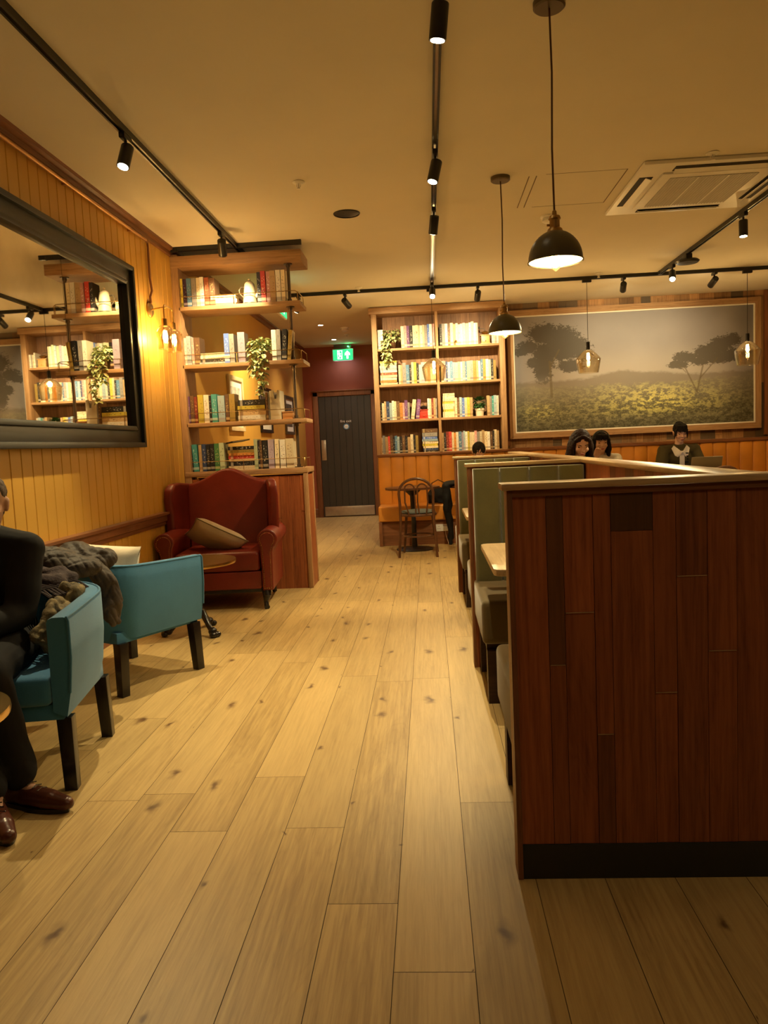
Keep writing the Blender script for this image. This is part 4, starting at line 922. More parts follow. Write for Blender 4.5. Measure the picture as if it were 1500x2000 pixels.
    def frame(x0, x1, z0, z1, w_, ya, yb, name, mat, mat2, lab=None):
        b = MB()
        for poly in ([(x0, z0), (x1, z0), (x1-w_, z0+w_), (x0+w_, z0+w_)], [(x1, z1), (x0, z1), (x0+w_, z1-w_), (x1-w_, z1-w_)]): b.prism(poly, ya, yb, 'y')
        for poly in ([(x1, z0), (x1, z1), (x1-w_, z1-w_), (x1-w_, z0+w_)], [(x0, z1), (x0, z0), (x0+w_, z0+w_), (x0+w_, z1-w_)]): b.prism(poly, ya, yb, 'y', m=1)
        b.build(name, [mat, mat2], t, world=True, lab=lab, smooth=False)
    frame(PX0-.012, PX1+.012, PZ0-.012, PZ1+.012, .016, 10.03, YW-.02, 'inner_fillet', 'whitetrim', 'whitetrim', 'thin cream inner edge of frame')
    frame(PX0-.085, PX1+.085, PZ0-.085, PZ1+.085, .073, 10.02, YW-.02, 'picture_frame', 'shelfwood', 'shelfwood_z')
painting()
# broad boards flanking the picture
struct(MB().bb(1.03, 1.085, YW-.04, YW-.021, 1.14, 2.95).bb(4.34, 4.46, YW-.05, YW-.021, 1.14, 2.97), 'trim_5', 'brownwood_z', smooth=False)

# ================================================================== BANQUETTE ALONG THE BACK WALL
BQ = thing('banquette', 'long caramel leather wall bench with vertical channelled back', 'bench seat', (0, 9.5, 0))
bq0, bq1 = -.635, 6.4
def channel_back(mb, x0, x1, yfr, ybk, z0, z1, seg, ins=.012):
    x = x0
    while x < x1-.01:
        xe = min(x+seg, x1); mb.prism([(x+.001, ybk), (x+.001, yfr+ins), (x+.02, yfr+.003), ((x+xe)/2, yfr), (xe-.02, yfr+.003), (xe-.001, yfr+ins), (xe-.001, ybk)], z0, z1, 'z'); x = xe
b = MB(); channel_back(b, bq0, bq1, 9.45, 9.60, .47, 1.075, .158); b.build('backrest', 'tan', BQ, world=True, bevel=.004)
b = MB(); x = bq0
for i in range(6):
    xe = x+(bq1-bq0)/6; MB().bb(x+.001, xe-.001, 9.04, 9.47, .30, .485).build('seat_cushion', 'tan', BQ, world=True, bevel=.022, seg=4); x = xe
MB().bb(bq0+.02, bq1, 9.10, 9.74, 0, .30).build('plinth', 'brownwood_x', BQ, world=True, bevel=.003)
MB().bb(bq0, bq0+.04, 9.05, 9.62, 0, .30).build('end_leg', 'brownwood_z', BQ, world=True, bevel=.003)
MB().bb(bq0-.01, 1.07, 9.44, 9.755, 1.078, 1.105).build('ledge', 'brownwood_x', BQ, world=True, bevel=.003)
MB().bb(1.07, bq1, 9.44, 10.08, 1.078, 1.115).build('ledge', 'brownwood_x', BQ, world=True, bevel=.003)
MB().bb(bq0+.02, bq1, 9.60, 9.74, .30, 1.078).build('rear_frame', 'brownwood_x', BQ, world=True)
# socket under the seat
t = thing('wall_socket', 'white double socket on the bench plinth with a charger plugged in', 'socket', (.125, 9.10, .20))
MB().bb(-.073, .073, -.012, 0, -.043, .043).build('face_plate', 'white', t, bevel=.003)
b = MB(); [b.bb(x-.003+dx, x+.003+dx, -.0125, -.012, z-.002, z+.006) for x in (-.036,) for dx, z in ((0, .015), (-.011, -.012), (.011, -.012))]; b.build('pin_holes', 'slot', t)
p = thing('phone_charger', 'white charger plug with a thin cable trailing to the floor', 'charger', (.165, 9.085, .195)); MB().bb(-.026, .026, -.045, 0, -.024, .024).build('plug', 'white', p, bevel=.005)
MB().tube([(0, -.03, -.024), (.005, -.035, -.08), (.02, -.05, -.14), (.035, -.10, -.188), (.06, -.20, -.191), (.10, -.25, -.191)], .0022, 6).build('cable', 'white', p)

# ================================================================== BOOTHS
def plank_face(x0, x1, y, z0, z1, edges, joints, into, th=.018, seed=1):
    """boards with given edge positions; joints: {board index: [z,...]}"""
    b = MB(); R = random.Random(seed)
    for i, (a, c) in enumerate(zip(edges[:-1], edges[1:])):
        zs = [z0]+sorted(joints.get(i, []))+[z1]
        for j, (p, q) in enumerate(zip(zs[:-1], zs[1:])):
            hue = into.get((i, j), R.choice((0, 0, .05, .12))); dd = R.uniform(0, .002)
            b.bb(a+.0007, c-.0007, y+dd, y+th, p+(.0012 if j else 0), q, pv=(R.uniform(.2, .8), R.random(), hue))
    return b
bxa, bxs, bxe = .202, .80, 1.02
P1 = thing('booth_partition', 'large dark red plank partition in the right foreground with a pale wood cap', 'partition', (.6, 2.05, 0))
ed = [.217, .305, .349, .428, .474, .584, .644, .725, .801, .885, .96, 1.02]
b = plank_face(.217, 1.02, 2.019, .10, 1.085, ed, {1: [.606], 2: [.749], 3: [.41], 5: [.523], 6: [.839], 7: [.634], 9: [.3], 4: [.965]},
               {(1, 0): .12, (1, 1): .62, (4, 1): .75, (3, 0): .35, (6, 0): .15, (0, 0): 0, (2, 1): .0, (5, 1): .05, (4, 0): .1, (6, 1): .2}, seed=4)
b.build('plank_panel', 'panel', P1, world=True, smooth=False)
b = MB()
for (i, z) in ((1, .606), (2, .749), (3, .41), (5, .523), (6, .839), (7, .634)): b.bb(ed[i]+.002, ed[i+1]-.002, 2.0175, 2.021, z-.0008, z+.0008)
b.build('board_joints', 'cap', P1, world=True, smooth=False, lab='pale end joints between the boards')
MB().bb(bxa, .217, 2.012, 2.032, 0, 1.085).build('edge_trim', 'brownwood_z', P1, world=True, bevel=.002)
MB().bb(bxa, .2165, 2.033, 2.09, 0, 1.085).build('end_panel', 'shelfwood_z', P1, world=True, bevel=.002)
MB().bb(.217, 1.02, 2.037, 2.07, 0, 1.085).build('core', 'darkbox', P1, world=True)
MB().bb(.217, 1.02, 2.016, 2.036, 0, .099).build('skirting', 'skirt', P1, world=True, bevel=.001, lab='dark painted skirting board')
MB().bb(bxa+.002, 1.02, 2.013, 2.0365, 1.067, 1.0855).build('top_trim', 'brownwood_x', P1, world=True, bevel=.002)
MB().bb(bxa-.014, 1.025, 2.003, 2.10, 1.086, 1.104).build('cap', 'cap', P1, world=True, bevel=.004)
def bench(ysit, side, n, end='near'):
    """two-seat bench; side=-1: back at far end (faces the camera side); +1: the other way"""
    t = thing('booth_bench', n, 'bench seat', (.5, ysit, 0), group=None)
    yb = ysit; s = side
    def Y(a): return yb+s*a
    # upholstered back, vertical channels
    b = MB(); xs = [.225, .363, .514, .665, .795]
    for a, c in zip(xs[:-1], xs[1:]):
        m = (a+c)/2; b.prism([(a+.001, Y(0)), (a+.001, Y(.085)), (a+.014, Y(.098)), (m, Y(.10)), (c-.014, Y(.098)), (c-.001, Y(.085)), (c-.001, Y(0))], .44, 1.078, 'z')
    b.build('backrest', 'velvet', t, world=True, bevel=.006)
    MB().bb(.214, .795, Y(.0), Y(.60), .285, .49).build('seat_cushion', 'seatbrown', t, world=True, bevel=.03, seg=5)
    MB().bb(.235, .785, Y(.02), Y(.54), .25, .284).build('seat_base', 'darkbox', t, world=True)
    MB().bb(.235, .31, Y(.50), Y(.575), 0, .25).build('leg', 'darkbox', t, world=True); MB().bb(.70, .775, Y(.50), Y(.575), 0, .25).build('leg', 'darkbox', t, world=True)
    MB().bb(.235, .775, Y(.01), Y(.08), 0, .25).build('rear_plinth', 'darkbox', t, world=True)
def partition(y, lab):
    t = thing('booth_partition', lab, 'partition', (.5, y, 0))
    MB().bb(bxa, .217, y-.05, y+.05, 0, 1.085).build('end_board', 'brownwood_z', t, world=True, bevel=.002)
    MB().bb(.217, .80, y-.045, y+.045, 0, 1.085).build('core', 'panel', t, world=True, smooth=False)
    MB().bb(bxa-.012, .80, y-.06, y+.06, 1.086, 1.104).build('cap', 'cap', t, world=True, bevel=.004)
partition(4.06, 'second booth partition from the front, with green padding and a thin wooden cap')
partition(6.13, 'farthest booth partition with a thin wooden cap')
bench(2.095, 1, 'green booth bench hidden behind the large foreground partition')
bench(4.012, -1, 'olive green booth bench facing us in the nearest booth')
bench(4.112, 1, 'green booth bench on the far side of the second partition')
bench(6.082, -1, 'olive green booth bench facing us in the second booth')
bench(6.182, 1, 'green booth bench beyond the farthest partition')
SPN = thing('booth_partition', 'long wooden partition running away behind the booths with a pale cap', 'partition', (.85, 4.5, 0))
b = MB(); y = 2.075
while y < 7.6:
    ye = min(y+random.choice((.1, .13, .16)), 7.6); b.bb(.803, .815, y+.001, ye-.001, 0, 1.083, pv=pvr(random.choice((0, 0, .5)))); b.bb(.885, .897, y+.001, ye-.001, 0, 1.083, pv=pvr(random.choice((0, 0, .5)))); y = ye
b.bb(.815, .885, 2.105, 7.595, 0, 1.083)
b.build('plank_panel', 'panel', SPN, world=True, smooth=False)
MB().bb(.79, .91, 2.105, 7.62, 1.085, 1.103).build('cap', 'cap_y', SPN, world=True, bevel=.004)
def booth_table(y0, y1, lab):
    t = thing('booth_table', lab, 'table', (.52, (y0+y1)/2, 0))
    m = MB(); r = .03; x0, x1 = .235, .79
    m.prism([(x0+r, y0), (x0+r*.3, y0+r*.3), (x0, y0+r), (x0, y1-r), (x0+r*.3, y1-r*.3), (x0+r, y1), (x1, y1), (x1, y0)], .695, .722, 'z'); m.build('tabletop', 'tabletop', t, world=True, bevel=.004)
    cy = (y0+y1)/2
    MB().cyl((.52, cy, .02), (.52, cy, .69), .032, n=20).build('column', 'black', t, world=True)
    MB().lathe([(0, 0), (.22, 0), (.22, .01), (.05, .03), (0, .03)], (.52, cy, 0), n=32).build('base', 'black', t, world=True)
    MB().bb(.36, .68, cy-.16, cy+.16, .682, .6945).build('top_plate', 'black', t, world=True)
booth_table(2.90, 3.67, 'pale oak table in the nearest booth, its corner showing past the partition')
booth_table(5.02, 5.72, 'pale oak table in the second booth')

# ================================================================== ROUND TABLES AND BENTWOOD CHAIRS
def pedestal_table(x, y, r, h, lab, top='darkwood', claw=False, edge='darkwood', cast=True):
    t = thing('round_table', lab, 'table', (x, y, 0))
    MB().lathe([(0, h-.025), (r-.02, h-.025), (r-.006, h-.02), (r-.006, h), (0, h)], n=48).build('tabletop', top, t)
    MB().lathe([(r-.006, h-.024), (r, h-.022), (r+.002, h-.01), (r, h+.001), (r-.006, h+.001)], n=48).build('table_edge', edge, t)
    if claw:
        MB().lathe([(0, .10), (.03, .10), (.045, .14), (.025, .20), (.02, .30), (.035, .36), (.02, .40), (.02, h-.04), (.08, h-.026), (0, h-.026)], n=24).build('column', 'blackleg', t)
        for k in range(3):
            a = k*2*PI/3+(1.40 if y > 3 else 1.75)
            b = MB(); dx, dy = math.cos(a), math.sin(a)
            b.tube([(dx*.02, dy*.02, .16), (dx*.08, dy*.08, .15), (dx*.13, dy*.13, .09), (dx*.17, dy*.17, .045), (dx*.19, dy*.19, .030)], [.024, .022, .018, .018, .022], 10)
            for q in (-1, 0, 1): b.ell((dx*.215-dy*q*.019, dy*.215+dx*q*.019, .020), (.024, .019, .0195), n=10, k=6)
            b.ell((dx*.188, dy*.188, .038), (.030, .030, .030), n=12, k=8); b.build('claw_foot', 'blackleg', t)
    else:
        MB().lathe([(0, .03), (.035, .03), (.030, .12), (.026, .4), (.032, h-.10), (.11, h-.03), (.11, h-.026), (0, h-.026)], n=24).build('column', 'black', t)
        MB().lathe([(0, 0), (.21, 0), (.215, .008), (.19, .018), (.06, .032), (0, .034)], n=32).build('base', 'black', t)
pedestal_table(-.205, 8.72, .315, .73, 'dark round pedestal table in front of the leather bench beside the hall')
pedestal_table(.535, 8.72, .33, .73, 'dark round pedestal table mostly hidden behind the far booth')
pedestal_table(1.35, 6.02, .33, .73, 'round table in front of the woman bowing her head')
pedestal_table(3.05, 8.50, .34, .73, 'round table under the grey laptop')
pedestal_table(1.95, 7.55, .33, .73, 'round table before the woman with the headband')
def bentwood(x, y, rz, lab, pad=True):
    """faces local +y"""
    t = thing('bentwood_chair', lab, 'chair', (x, y, 0), rz, group='bentwood cafe chairs')
    W_ = .19
    b = MB(); pts = []
    for s in (-1,):
        pts += [(s*.205, -.215, 0), (s*.195, -.205, .18), (s*.18, -.19, .40), (s*.178, -.20, .55), (s*.185, -.225, .70)]
    arc = [(.185*math.cos(a), -.225-.022*math.sin(a), .70+.155*math.sin(a)) for a in [PI-PI*i/12 for i in range(1, 12)]]
    pts += arc+[(.185, -.225, .70), (.178, -.20, .55), (.18, -.19, .40), (.195, -.205, .18), (.205, -.215, 0)]
    b.tube(pts, [.013]+[.0145]*(len(pts)-2)+[.013], 12); b.build('back_hoop', 'darkwood', t)
    for s in (-1, 1):
        q = MB(); ar = [(s*.068+.052*math.cos(a), -.228-.012*math.sin(a), .745+.052*math.sin(a)) for a in [PI-PI*i/10 for i in range(11)]]
        q.tube([(s*.055-.03, -.18, .46), (s*.068-.055, -.205, .60)]+ar+[(s*.068+.055, -.205, .60), (s*.055+.045, -.18, .46)], .0085, 8); q.build('inner_loop', 'darkwood', t)
    b = MB().lathe([(0, .438), (.185, .438), (.2, .442), (.205, .455), (.198, .466), (.185, .468), (0, .466)], n=36); b.build('seat_frame', 'darkwood', t)
    if pad: MB().lathe([(0, .468), (.175, .468), (.188, .478), (.18, .495), (.12, .502), (0, .504)], n=36).build('seat_pad', 'seatcloth', t)
    for s in (-1, 1): MB().tube([(s*.145, .13, .44), (s*.165, .155, .22), (s*.19, .185, 0)], [.016, .0145, .0125], 12).build('leg', 'darkwood', t)
    MB().tube([(.168*math.cos(a), .168*math.sin(a)-.012, .22) for a in [2*PI*i/28 for i in range(28)]], .0085, 8, closed=True).build('stretcher_ring', 'darkwood', t)
bentwood(-.14, 8.28, -.06, 'dark bentwood chair with double-loop back facing the leather bench')
bentwood(2.92, 7.95, .1, 'dark bentwood chair back poking up beside the grey laptop')
bentwood(3.66, 8.05, .15, 'dark bentwood chair at the right photo edge with a white garment over it')
bentwood(1.35, 6.72, PI, 'bentwood chair under the woman bowing her head')
bentwood(1.86, 8.2, PI-.1, 'bentwood chair under the woman with the headband')
b = MB(); b.ell((3.72, 7.82, .80), (.10, .05, .05)); b.ell((3.80, 7.84, .72), (.08, .05, .12)); b.ell((3.66, 7.82, .74), (.07, .045, .09))
o = remesh('white_garment', b, 'whitecloth', .012, disp=.02, dscale=16); tag(o, 'white garment slung over the chair back at the right photo edge', 'clothing')
# bag on the bench and black coat beside it
t = thing('handbag', 'dark handbag resting on the leather bench beside the round table', 'bag', (.10, 9.19, .49))
b = MB(); b.ell((0, 0, .10), (.14, .06, .10)); b.box((0, 0, .06), (.25, .11, .11)); o = remesh('bag_body', b, 'blackcloth', .008, t, disp=.01, dscale=12)
MB().tube([(-.09, 0, .17), (-.075, -.02, .25), (0, -.03, .29), (.075, -.02, .25), (.09, 0, .17)], .007, 8).build('handle', 'darkwood', t)
b = MB(); b.ell((.235, 8.60, .755), (.09, .11, .03)); b.ell((.185, 8.57, .73), (.05, .09, .05)); b.cyl((.185, 8.53, .70), (.21, 8.53, .06), .045, .03); b.cyl((.20, 8.60, .68), (.215, 8.60, .12), .04, .035); b.ell((.18, 8.52, .55), (.035, .07, .12))
o = remesh('black_coat', b, 'blackcloth', .012, disp=.025, dscale=9); tag(o, 'black coat hanging over the table edge beside the far end of the booths', 'coat')
# laptop
t = thing('laptop', 'open grey laptop seen from behind with a round sticker on its lid', 'laptop', (3.00, 8.50, .732), PI-.06)
MB().bb(-.16, .16, -.11, .11, 0, .014).build('keyboard_base', 'laptop', t, bevel=.003)
l = MB().box((0, .155, .112), (.32, .008, .215), rot=(-.36, 0, 0)).build('lid', 'laptop', t, bevel=.002)
l2 = MB().box((0, .1495, .112), (.295, .002, .19), rot=(-.36, 0, 0)).build('screen', emis('laptop_screen', (.75, .85, 1), 1.2, (.1, .1, .1)), l, smooth=False)
st = MB(); st.cyl((-.10, .158, .135), (-.10, .161, .134), .033, n=24); st.build('sticker', 'whitetrim', l, lab='white sticker on the lid')

# ================================================================== OXBLOOD WING CHAIR
def wing_chair():
    t = thing('wing_armchair', 'oxblood leather wingback armchair with rolled arms before the bookshelf', 'armchair', (-1.685, 6.00, 0), .076)
    RL = 'redleather'
    # back: camel-hump top
    pr = [(-.335, .34)]+[(-.34, .9), (-.335, .955)]+[(x, .965+.115*math.exp(-(x/.19)**2)+.01*math.cos(x*4)) for x in [-.32+.04*i for i in range(17)]]+[(.335, .955), (.34, .9), (.335, .34)]
    b = MB(); b.prism(pr, .20, .34, 'y')
    def lean(c): return Vector((c.x, c.y+(c.z-.4)*.10, c.z))
    b.build('backrest', RL, t, bevel=.032, seg=5, fn=lean, angle=60)
    MB().bb(-.33, .33, .34, .36, .16, .5).build('rear_panel', RL, t, bevel=.008)
    # wings
    for s in (-1, 1):
        w_ = MB(); prf = [(.28, .52), (-.03, .53), (-.05, .62), (-.035, .74), (-.06, .86), (-.05, .94), (0.0, .985), (.10, .995), (.32, .975), (.36, .93), (.33, .60)]
        w_.prism(prf, -.035, .035, 'x')
        def f(c, s=s):
            y = c.y; sp = max(0, (.30-y))*.20
            return Vector((s*(.345+sp+c.x*1.0+.012*math.sin((c.z-.5)*6)), y, c.z))
        w_.build('wing', RL, t, bevel=.026, seg=5, fn=f, angle=60)
    # rolled arms: roll + side + scroll front with nail trim
    for s in (-1, 1):
        a = MB(); prf = []
        for k in range(25):   # scroll outline in x,z
            th = math.radians(-60+k*300/24*.95); prf.append((.385+.078*math.cos(th)*1.0+.012, .565+.073*math.sin(th)))
        pts = [(.34, .15), (.425, .15), (.43, .44)]+[(.395+.078*math.cos(math.radians(q)), .545+.078*math.sin(math.radians(q))) for q in range(-55, 200, 15)]+[(.335, .50), (.34, .30)]
        a.prism([(s*x, z) for x, z in pts], -.36, .28, 'y'); a.build('arm', RL, t, bevel=.014, seg=4, angle=60)
        # raised scroll facing
        f_ = MB(); inn = [(.36, .17), (.41, .17), (.415, .45)]+[(.395+.055*math.cos(math.radians(q)), .545+.055*math.sin(math.radians(q))) for q in range(-50, 195, 15)]+[(.355, .49), (.358, .30)]
        f_.prism([(s*x, z) for x, z in inn], -.372, -.355, 'y'); fo = f_.build('arm_front_panel', RL, t, bevel=.006, seg=3, angle=60)
        nl = MB(); path = [(s*x, z) for x, z in inn]
        tot = 0; segs = []
        for p, q in zip(path, path[1:]+path[:1]): segs.append((p, q, math.dist(p, q)))
        for p, q, ln in segs:
            n_ = max(1, int(ln/.014))
            for k in range(n_):
                u = k/n_; nl.ell((p[0]+(q[0]-p[0])*u, -.3735, p[1]+(q[1]-p[1])*u), (.0036, .0022, .0036), n=6, k=4)
        no = nl.build('nailhead_trim', 'brass', fo); no['kind'] = 'stuff'
    MB().bb(-.33, .33, -.345, .25, .30, .455).build('seat_cushion', RL, t, bevel=.04, seg=5, angle=60)
    MB().bb(-.335, .335, -.335, .30, .16, .298).build('front_rail', RL, t, bevel=.012, seg=3, angle=60)
    for s in (-1, 1):
        MB().tube([(s*.36, -.31, .165), (s*.37, -.335, .11), (s*.355, -.325, .06), (s*.36, -.335, .022), (s*.365, -.35, .016)], [.042, .034, .018, .019, .022], 14).build('leg', 'blackleg', t)
        MB().tube([(s*.33, .30, .165), (s*.33, .32, .08), (s*.335, .34, .012)], [.03, .024, .02], 12).build('leg', 'blackleg', t)
    MB().bb(-.34, .34, -.325, -.30, .135, .162).build('rail_underside', 'blackleg', t)
wing_chair()
def pillow(name, lab, loc, rot, sx, sy, th, mat, piping=True, parent_group=None):
    t = thing(name, lab, 'cushion', loc, rot=rot)
    n = 22; b = MB(); vs = []; fs = []
    for side in (1, -1):
        for i in range(n+1):
            for j in range(n+1):
                u = i/n*2-1; v = j/n*2-1; pinch = 1-.07*(1-abs(u)**2)*abs(v)**4-.0; pu = u*(1-.06*(1-v*v)*(abs(u)**5)); pv_ = v*(1-.06*(1-u*u)*(abs(v)**5))
                h = th*((1-u**4)*(1-v**4))**.55
                vs.append((pu*sx/2, pv_*sy/2, side*h/2+.006*noise.noise(Vector((u*2.3, v*2.3, side)))))
    N_ = (n+1)**2
    for side in (0, 1):
        for i in range(n):
            for j in range(n):
                a = side*N_+i*(n+1)+j; q = (a, a+1, a+n+2, a+n+1); fs.append(q if side == 0 else q[::-1])
    b.add(vs, fs); o = b.build('cover', mat, t, angle=85)
    if piping:
        e = [(u*sx/2*(1-.0), -sy/2*(1-.06*(1-u*u)), 0) for u in [k/10-1 for k in range(20)]]+[(sx/2*(1-.06*(1-u*u)), u*sy/2, 0) for u in [k/10-1 for k in range(20)]]
        e += [(-u*sx/2, sy/2*(1-.06*(1-u*u)), 0) for u in [k/10-1 for k in range(20)]]+[(-sx/2*(1-.06*(1-u*u)), -u*sy/2, 0) for u in [k/10-1 for k in range(20)]]
        MB().tube(e, .004, 6, closed=True).build('piping', 'seatbrown', t)
    return t
pillow('cushion', 'beige cushion with dark piping slumped in the red wing armchair', (-1.73, 5.92, .545), (-.50, .50, .35), .44, .36, .13, 'linen')

# ================================================================== TEAL TUB CHAIRS
def tub_chair(x, y, rz, lab, hb=.0):
    """faces local +y"""
    t = thing('tub_armchair', lab, 'armchair', (x, y, 0), rz, group='teal tub armchairs')
    path = []; hw = .325; R = .20
    path.append((hw, .31, 0)); 
    for k in range(1, 7): path.append((hw, .31-(.31+.13)*k/6, 0))
    for k in range(1, 9): a = PI/2*k/8; path.append((hw-R+R*math.cos(a), -.13-R*math.sin(a), a))
    for k in range(1, 6): path.append(((hw-R)*(1-2*k/6), -.33, PI/2))
    left = [(-px, py, PI-a) for px, py, a in path[:15]][::-1]; path += left
    rings = []
    for i, (px, py, a) in enumerate(path):
        u = i/(len(path)-1); nx_, ny_ = math.cos(a), -math.sin(a)
        back = math.sin(PI*u)**2; zt = .655+.035*back; zb = .285-.0*back; th = .078; tp = .030+.015*back
        prof = [(-tp, zb), (-.012, zb+.09), (0, zb+.22), (0, zt-.014), (-.006, zt-.004), (-.018, zt), (-th+.022, zt), (-th+.006, zt-.006), (-th, zt-.02), (-th, zb+.02)]
        rings.append([(px+nx_*o, py+ny_*o, z) for o, z in prof])
    b = MB(); n = len(rings[0]); vs = [p for r in rings for p in r]
    fs = [(i*n+j, i*n+(j+1) % n, (i+1)*n+(j+1) % n, (i+1)*n+j) for i in range(len(rings)-1) for j in range(n)]
    fs += [tuple(range(n)), tuple(range((len(rings)-1)*n, len(rings)*n))[::-1]]
    b.add(vs, fs); sh = b.build('shell', 'teal', t, angle=50)
    pp = [(r[4][0], r[4][1], r[4][2]+.002) for r in rings]
    pp = [(rings[0][1][0], rings[0][1][1]+.004, rings[0][1][2]), (rings[0][2][0], rings[0][2][1]+.004, rings[0][2][2]), (rings[0][3][0], rings[0][3][1]+.004, rings[0][3][2])]+pp+[(rings[-1][3][0], rings[-1][3][1]+.004, rings[-1][3][2]), (rings[-1][2][0], rings[-1][2][1]+.004, rings[-1][2][2]), (rings[-1][1][0], rings[-1][1][1]+.004, rings[-1][1][2])]
    MB().tube(pp, .0052, 8).build('piping', 'teal', sh)
    MB().bb(-hw+.08, hw-.08, -.25, .325, .33, .44).build('seat_cushion', 'teal', t, bevel=.03, seg=4, angle=60)
    MB().bb(-hw+.045, hw-.045, -.26, .295, .27, .33).build('seat_frame', 'teal', t, bevel=.006)
    for sx_, sy_, yy in ((-1, 1, .265), (1, 1, .265), (-1, -1, -.235), (1, -1, -.235)):
        q = MB(); k = .027; top = (sx_*.275, yy); bot = (sx_*.283, yy+sy_*.012)
        q.add([(top[0]+a*k, top[1]+c*k, .275) for a, c in ((-1, -1), (1, -1), (1, 1), (-1, 1))]+[(bot[0]+a*k*.85, bot[1]+c*k*.85, 0) for a, c in ((-1, -1), (1, -1), (1, 1), (-1, 1))], [(0, 1, 2, 3), (7, 6, 5, 4), (0, 4, 5, 1), (1, 5, 6, 2), (2, 6, 7, 3), (3, 7, 4, 0)])
        q.build('leg', 'blackleg', t, bevel=.002)
    return t
tub_chair(-1.70, 2.86, PI+.17, 'nearer teal tub armchair with the man in black sitting in it')
tub_chair(-1.74, 4.03, -.50, 'farther teal tub armchair with a coat over its back and cream cushion')
pillow('cushion', 'long cream cushion resting in the farther teal armchair behind the coat', (-1.80, 3.95, .62), (PI/2-.25, 0.04, -.35), .50, .28, .13, 'cream_linen', piping=False)
pedestal_table(-1.63, 4.98, .29, .50, 'low round table with brass edge and clawed black feet before the red armchair', 'marble', True, 'brass')
pedestal_table(-1.53, 2.02, .27, .50, 'low round table with pale edge just entering at the left photo edge', 'marble', True, 'brass')

# ------------------------------------------------------------------ coats and scarf heaped between the chairs
def heap(name, lab, cat, prims, mat, voxel=.009, disp=.02, ds=14, quilt=False):
    b = MB()
    for p in prims:
        if p[0] == 'e': b.ell(p[1], p[2], p[3] if len(p) > 3 else None)
        else: cap(b, p[1], p[2], p[3], p[4])
    o = remesh(name, b, mat, voxel, smooth=4, disp=disp, dscale=ds); tag(o, lab, cat)
    me = o.data; me.update(); nn = [v.normal.copy() for v in me.vertices]
    for v, n_ in zip(me.vertices, nn):
        c = v.co; fold = math.sin(c.x*38+c.y*22+9*noise.noise(c*5))*.0065*(.4+noise.noise(c*7+Vector((3, 1, 2))))
        if quilt:
            u1 = (c.x+c.y*.8+c.z*.6)/.052; u2 = (c.x-c.y*.8-c.z*.5)/.052
            fold -= .0055*max(math.exp(-((u1-round(u1))/.09)**2), math.exp(-((u2-round(u2))/.09)**2))
        v.co = c+n_*fold
    return o
heap('quilted_coat', 'grey-brown quilted coat draped over the backs of both teal armchairs', 'coat',
     [('e', (-1.80, 3.32, .745), (.17, .12, .09)), ('e', (-1.98, 3.42, .75), (.14, .14, .08)), ('e', (-1.72, 3.50, .76), (.15, .12, .055)), ('e', (-1.63, 3.55, .73), (.09, .11, .05)), ('e', (-1.68, 3.36, .735), (.14, .11, .06), (0, .1, .3)), ('e', (-1.93, 3.36, .72), (.12, .12, .08)), ('e', (-1.80, 3.50, .72), (.17, .13, .06)),
      ('e', (-1.72, 3.62, .70), (.13, .09, .045)), ('c', (-1.62, 3.40, .735), (-1.555, 3.47, .62), .045, .042), ('c', (-1.555, 3.47, .62), (-1.535, 3.50, .44), .045, .036), ('e', (-1.55, 3.48, .50), (.045, .06, .10)),
      ('c', (-1.85, 3.25, .77), (-1.62, 3.38, .75), .04, .035), ('c', (-1.9, 3.42, .76), (-1.7, 3.52, .74), .035, .03)], 'coat', voxel=.007, disp=.035, ds=8, quilt=True)
sc_ = heap('fringed_scarf', 'dark plum scarf with tasselled fringe over the nearer teal chair back', 'scarf',
     [('e', (-1.68, 3.18, .715), (.12, .05, .04)), ('e', (-1.63, 3.10, .70), (.07, .07, .045)), ('c', (-1.76, 3.16, .73), (-1.58, 3.16, .70), .035, .025)], 'scarf', disp=.018, ds=20)
for i in range(12):
    a = i*.045; MB().tube([(-1.57-a*.25, 3.14-a*.35, .705), (-1.525-a*.15, 3.13-a*.4, .694), (-1.49-a*.1+rnd(-.01, .01), 3.11-a*.45, .672)], [.006, .0045, .007], 6).build('tassel', 'scarf', sc_)
heap('patterned_jacket', 'mottled olive patterned jacket bundled beside the man in the near armchair', 'jacket',
     [('e', (-1.52, 3.02, .66), (.04, .05, .045)), ('e', (-1.505, 2.88, .61), (.035, .10, .06)), ('e', (-1.51, 2.78, .55), (.03, .08, .06)), ('c', (-1.54, 3.06, .67), (-1.50, 2.76, .52), .035, .03)], 'camo', disp=.03, ds=26)

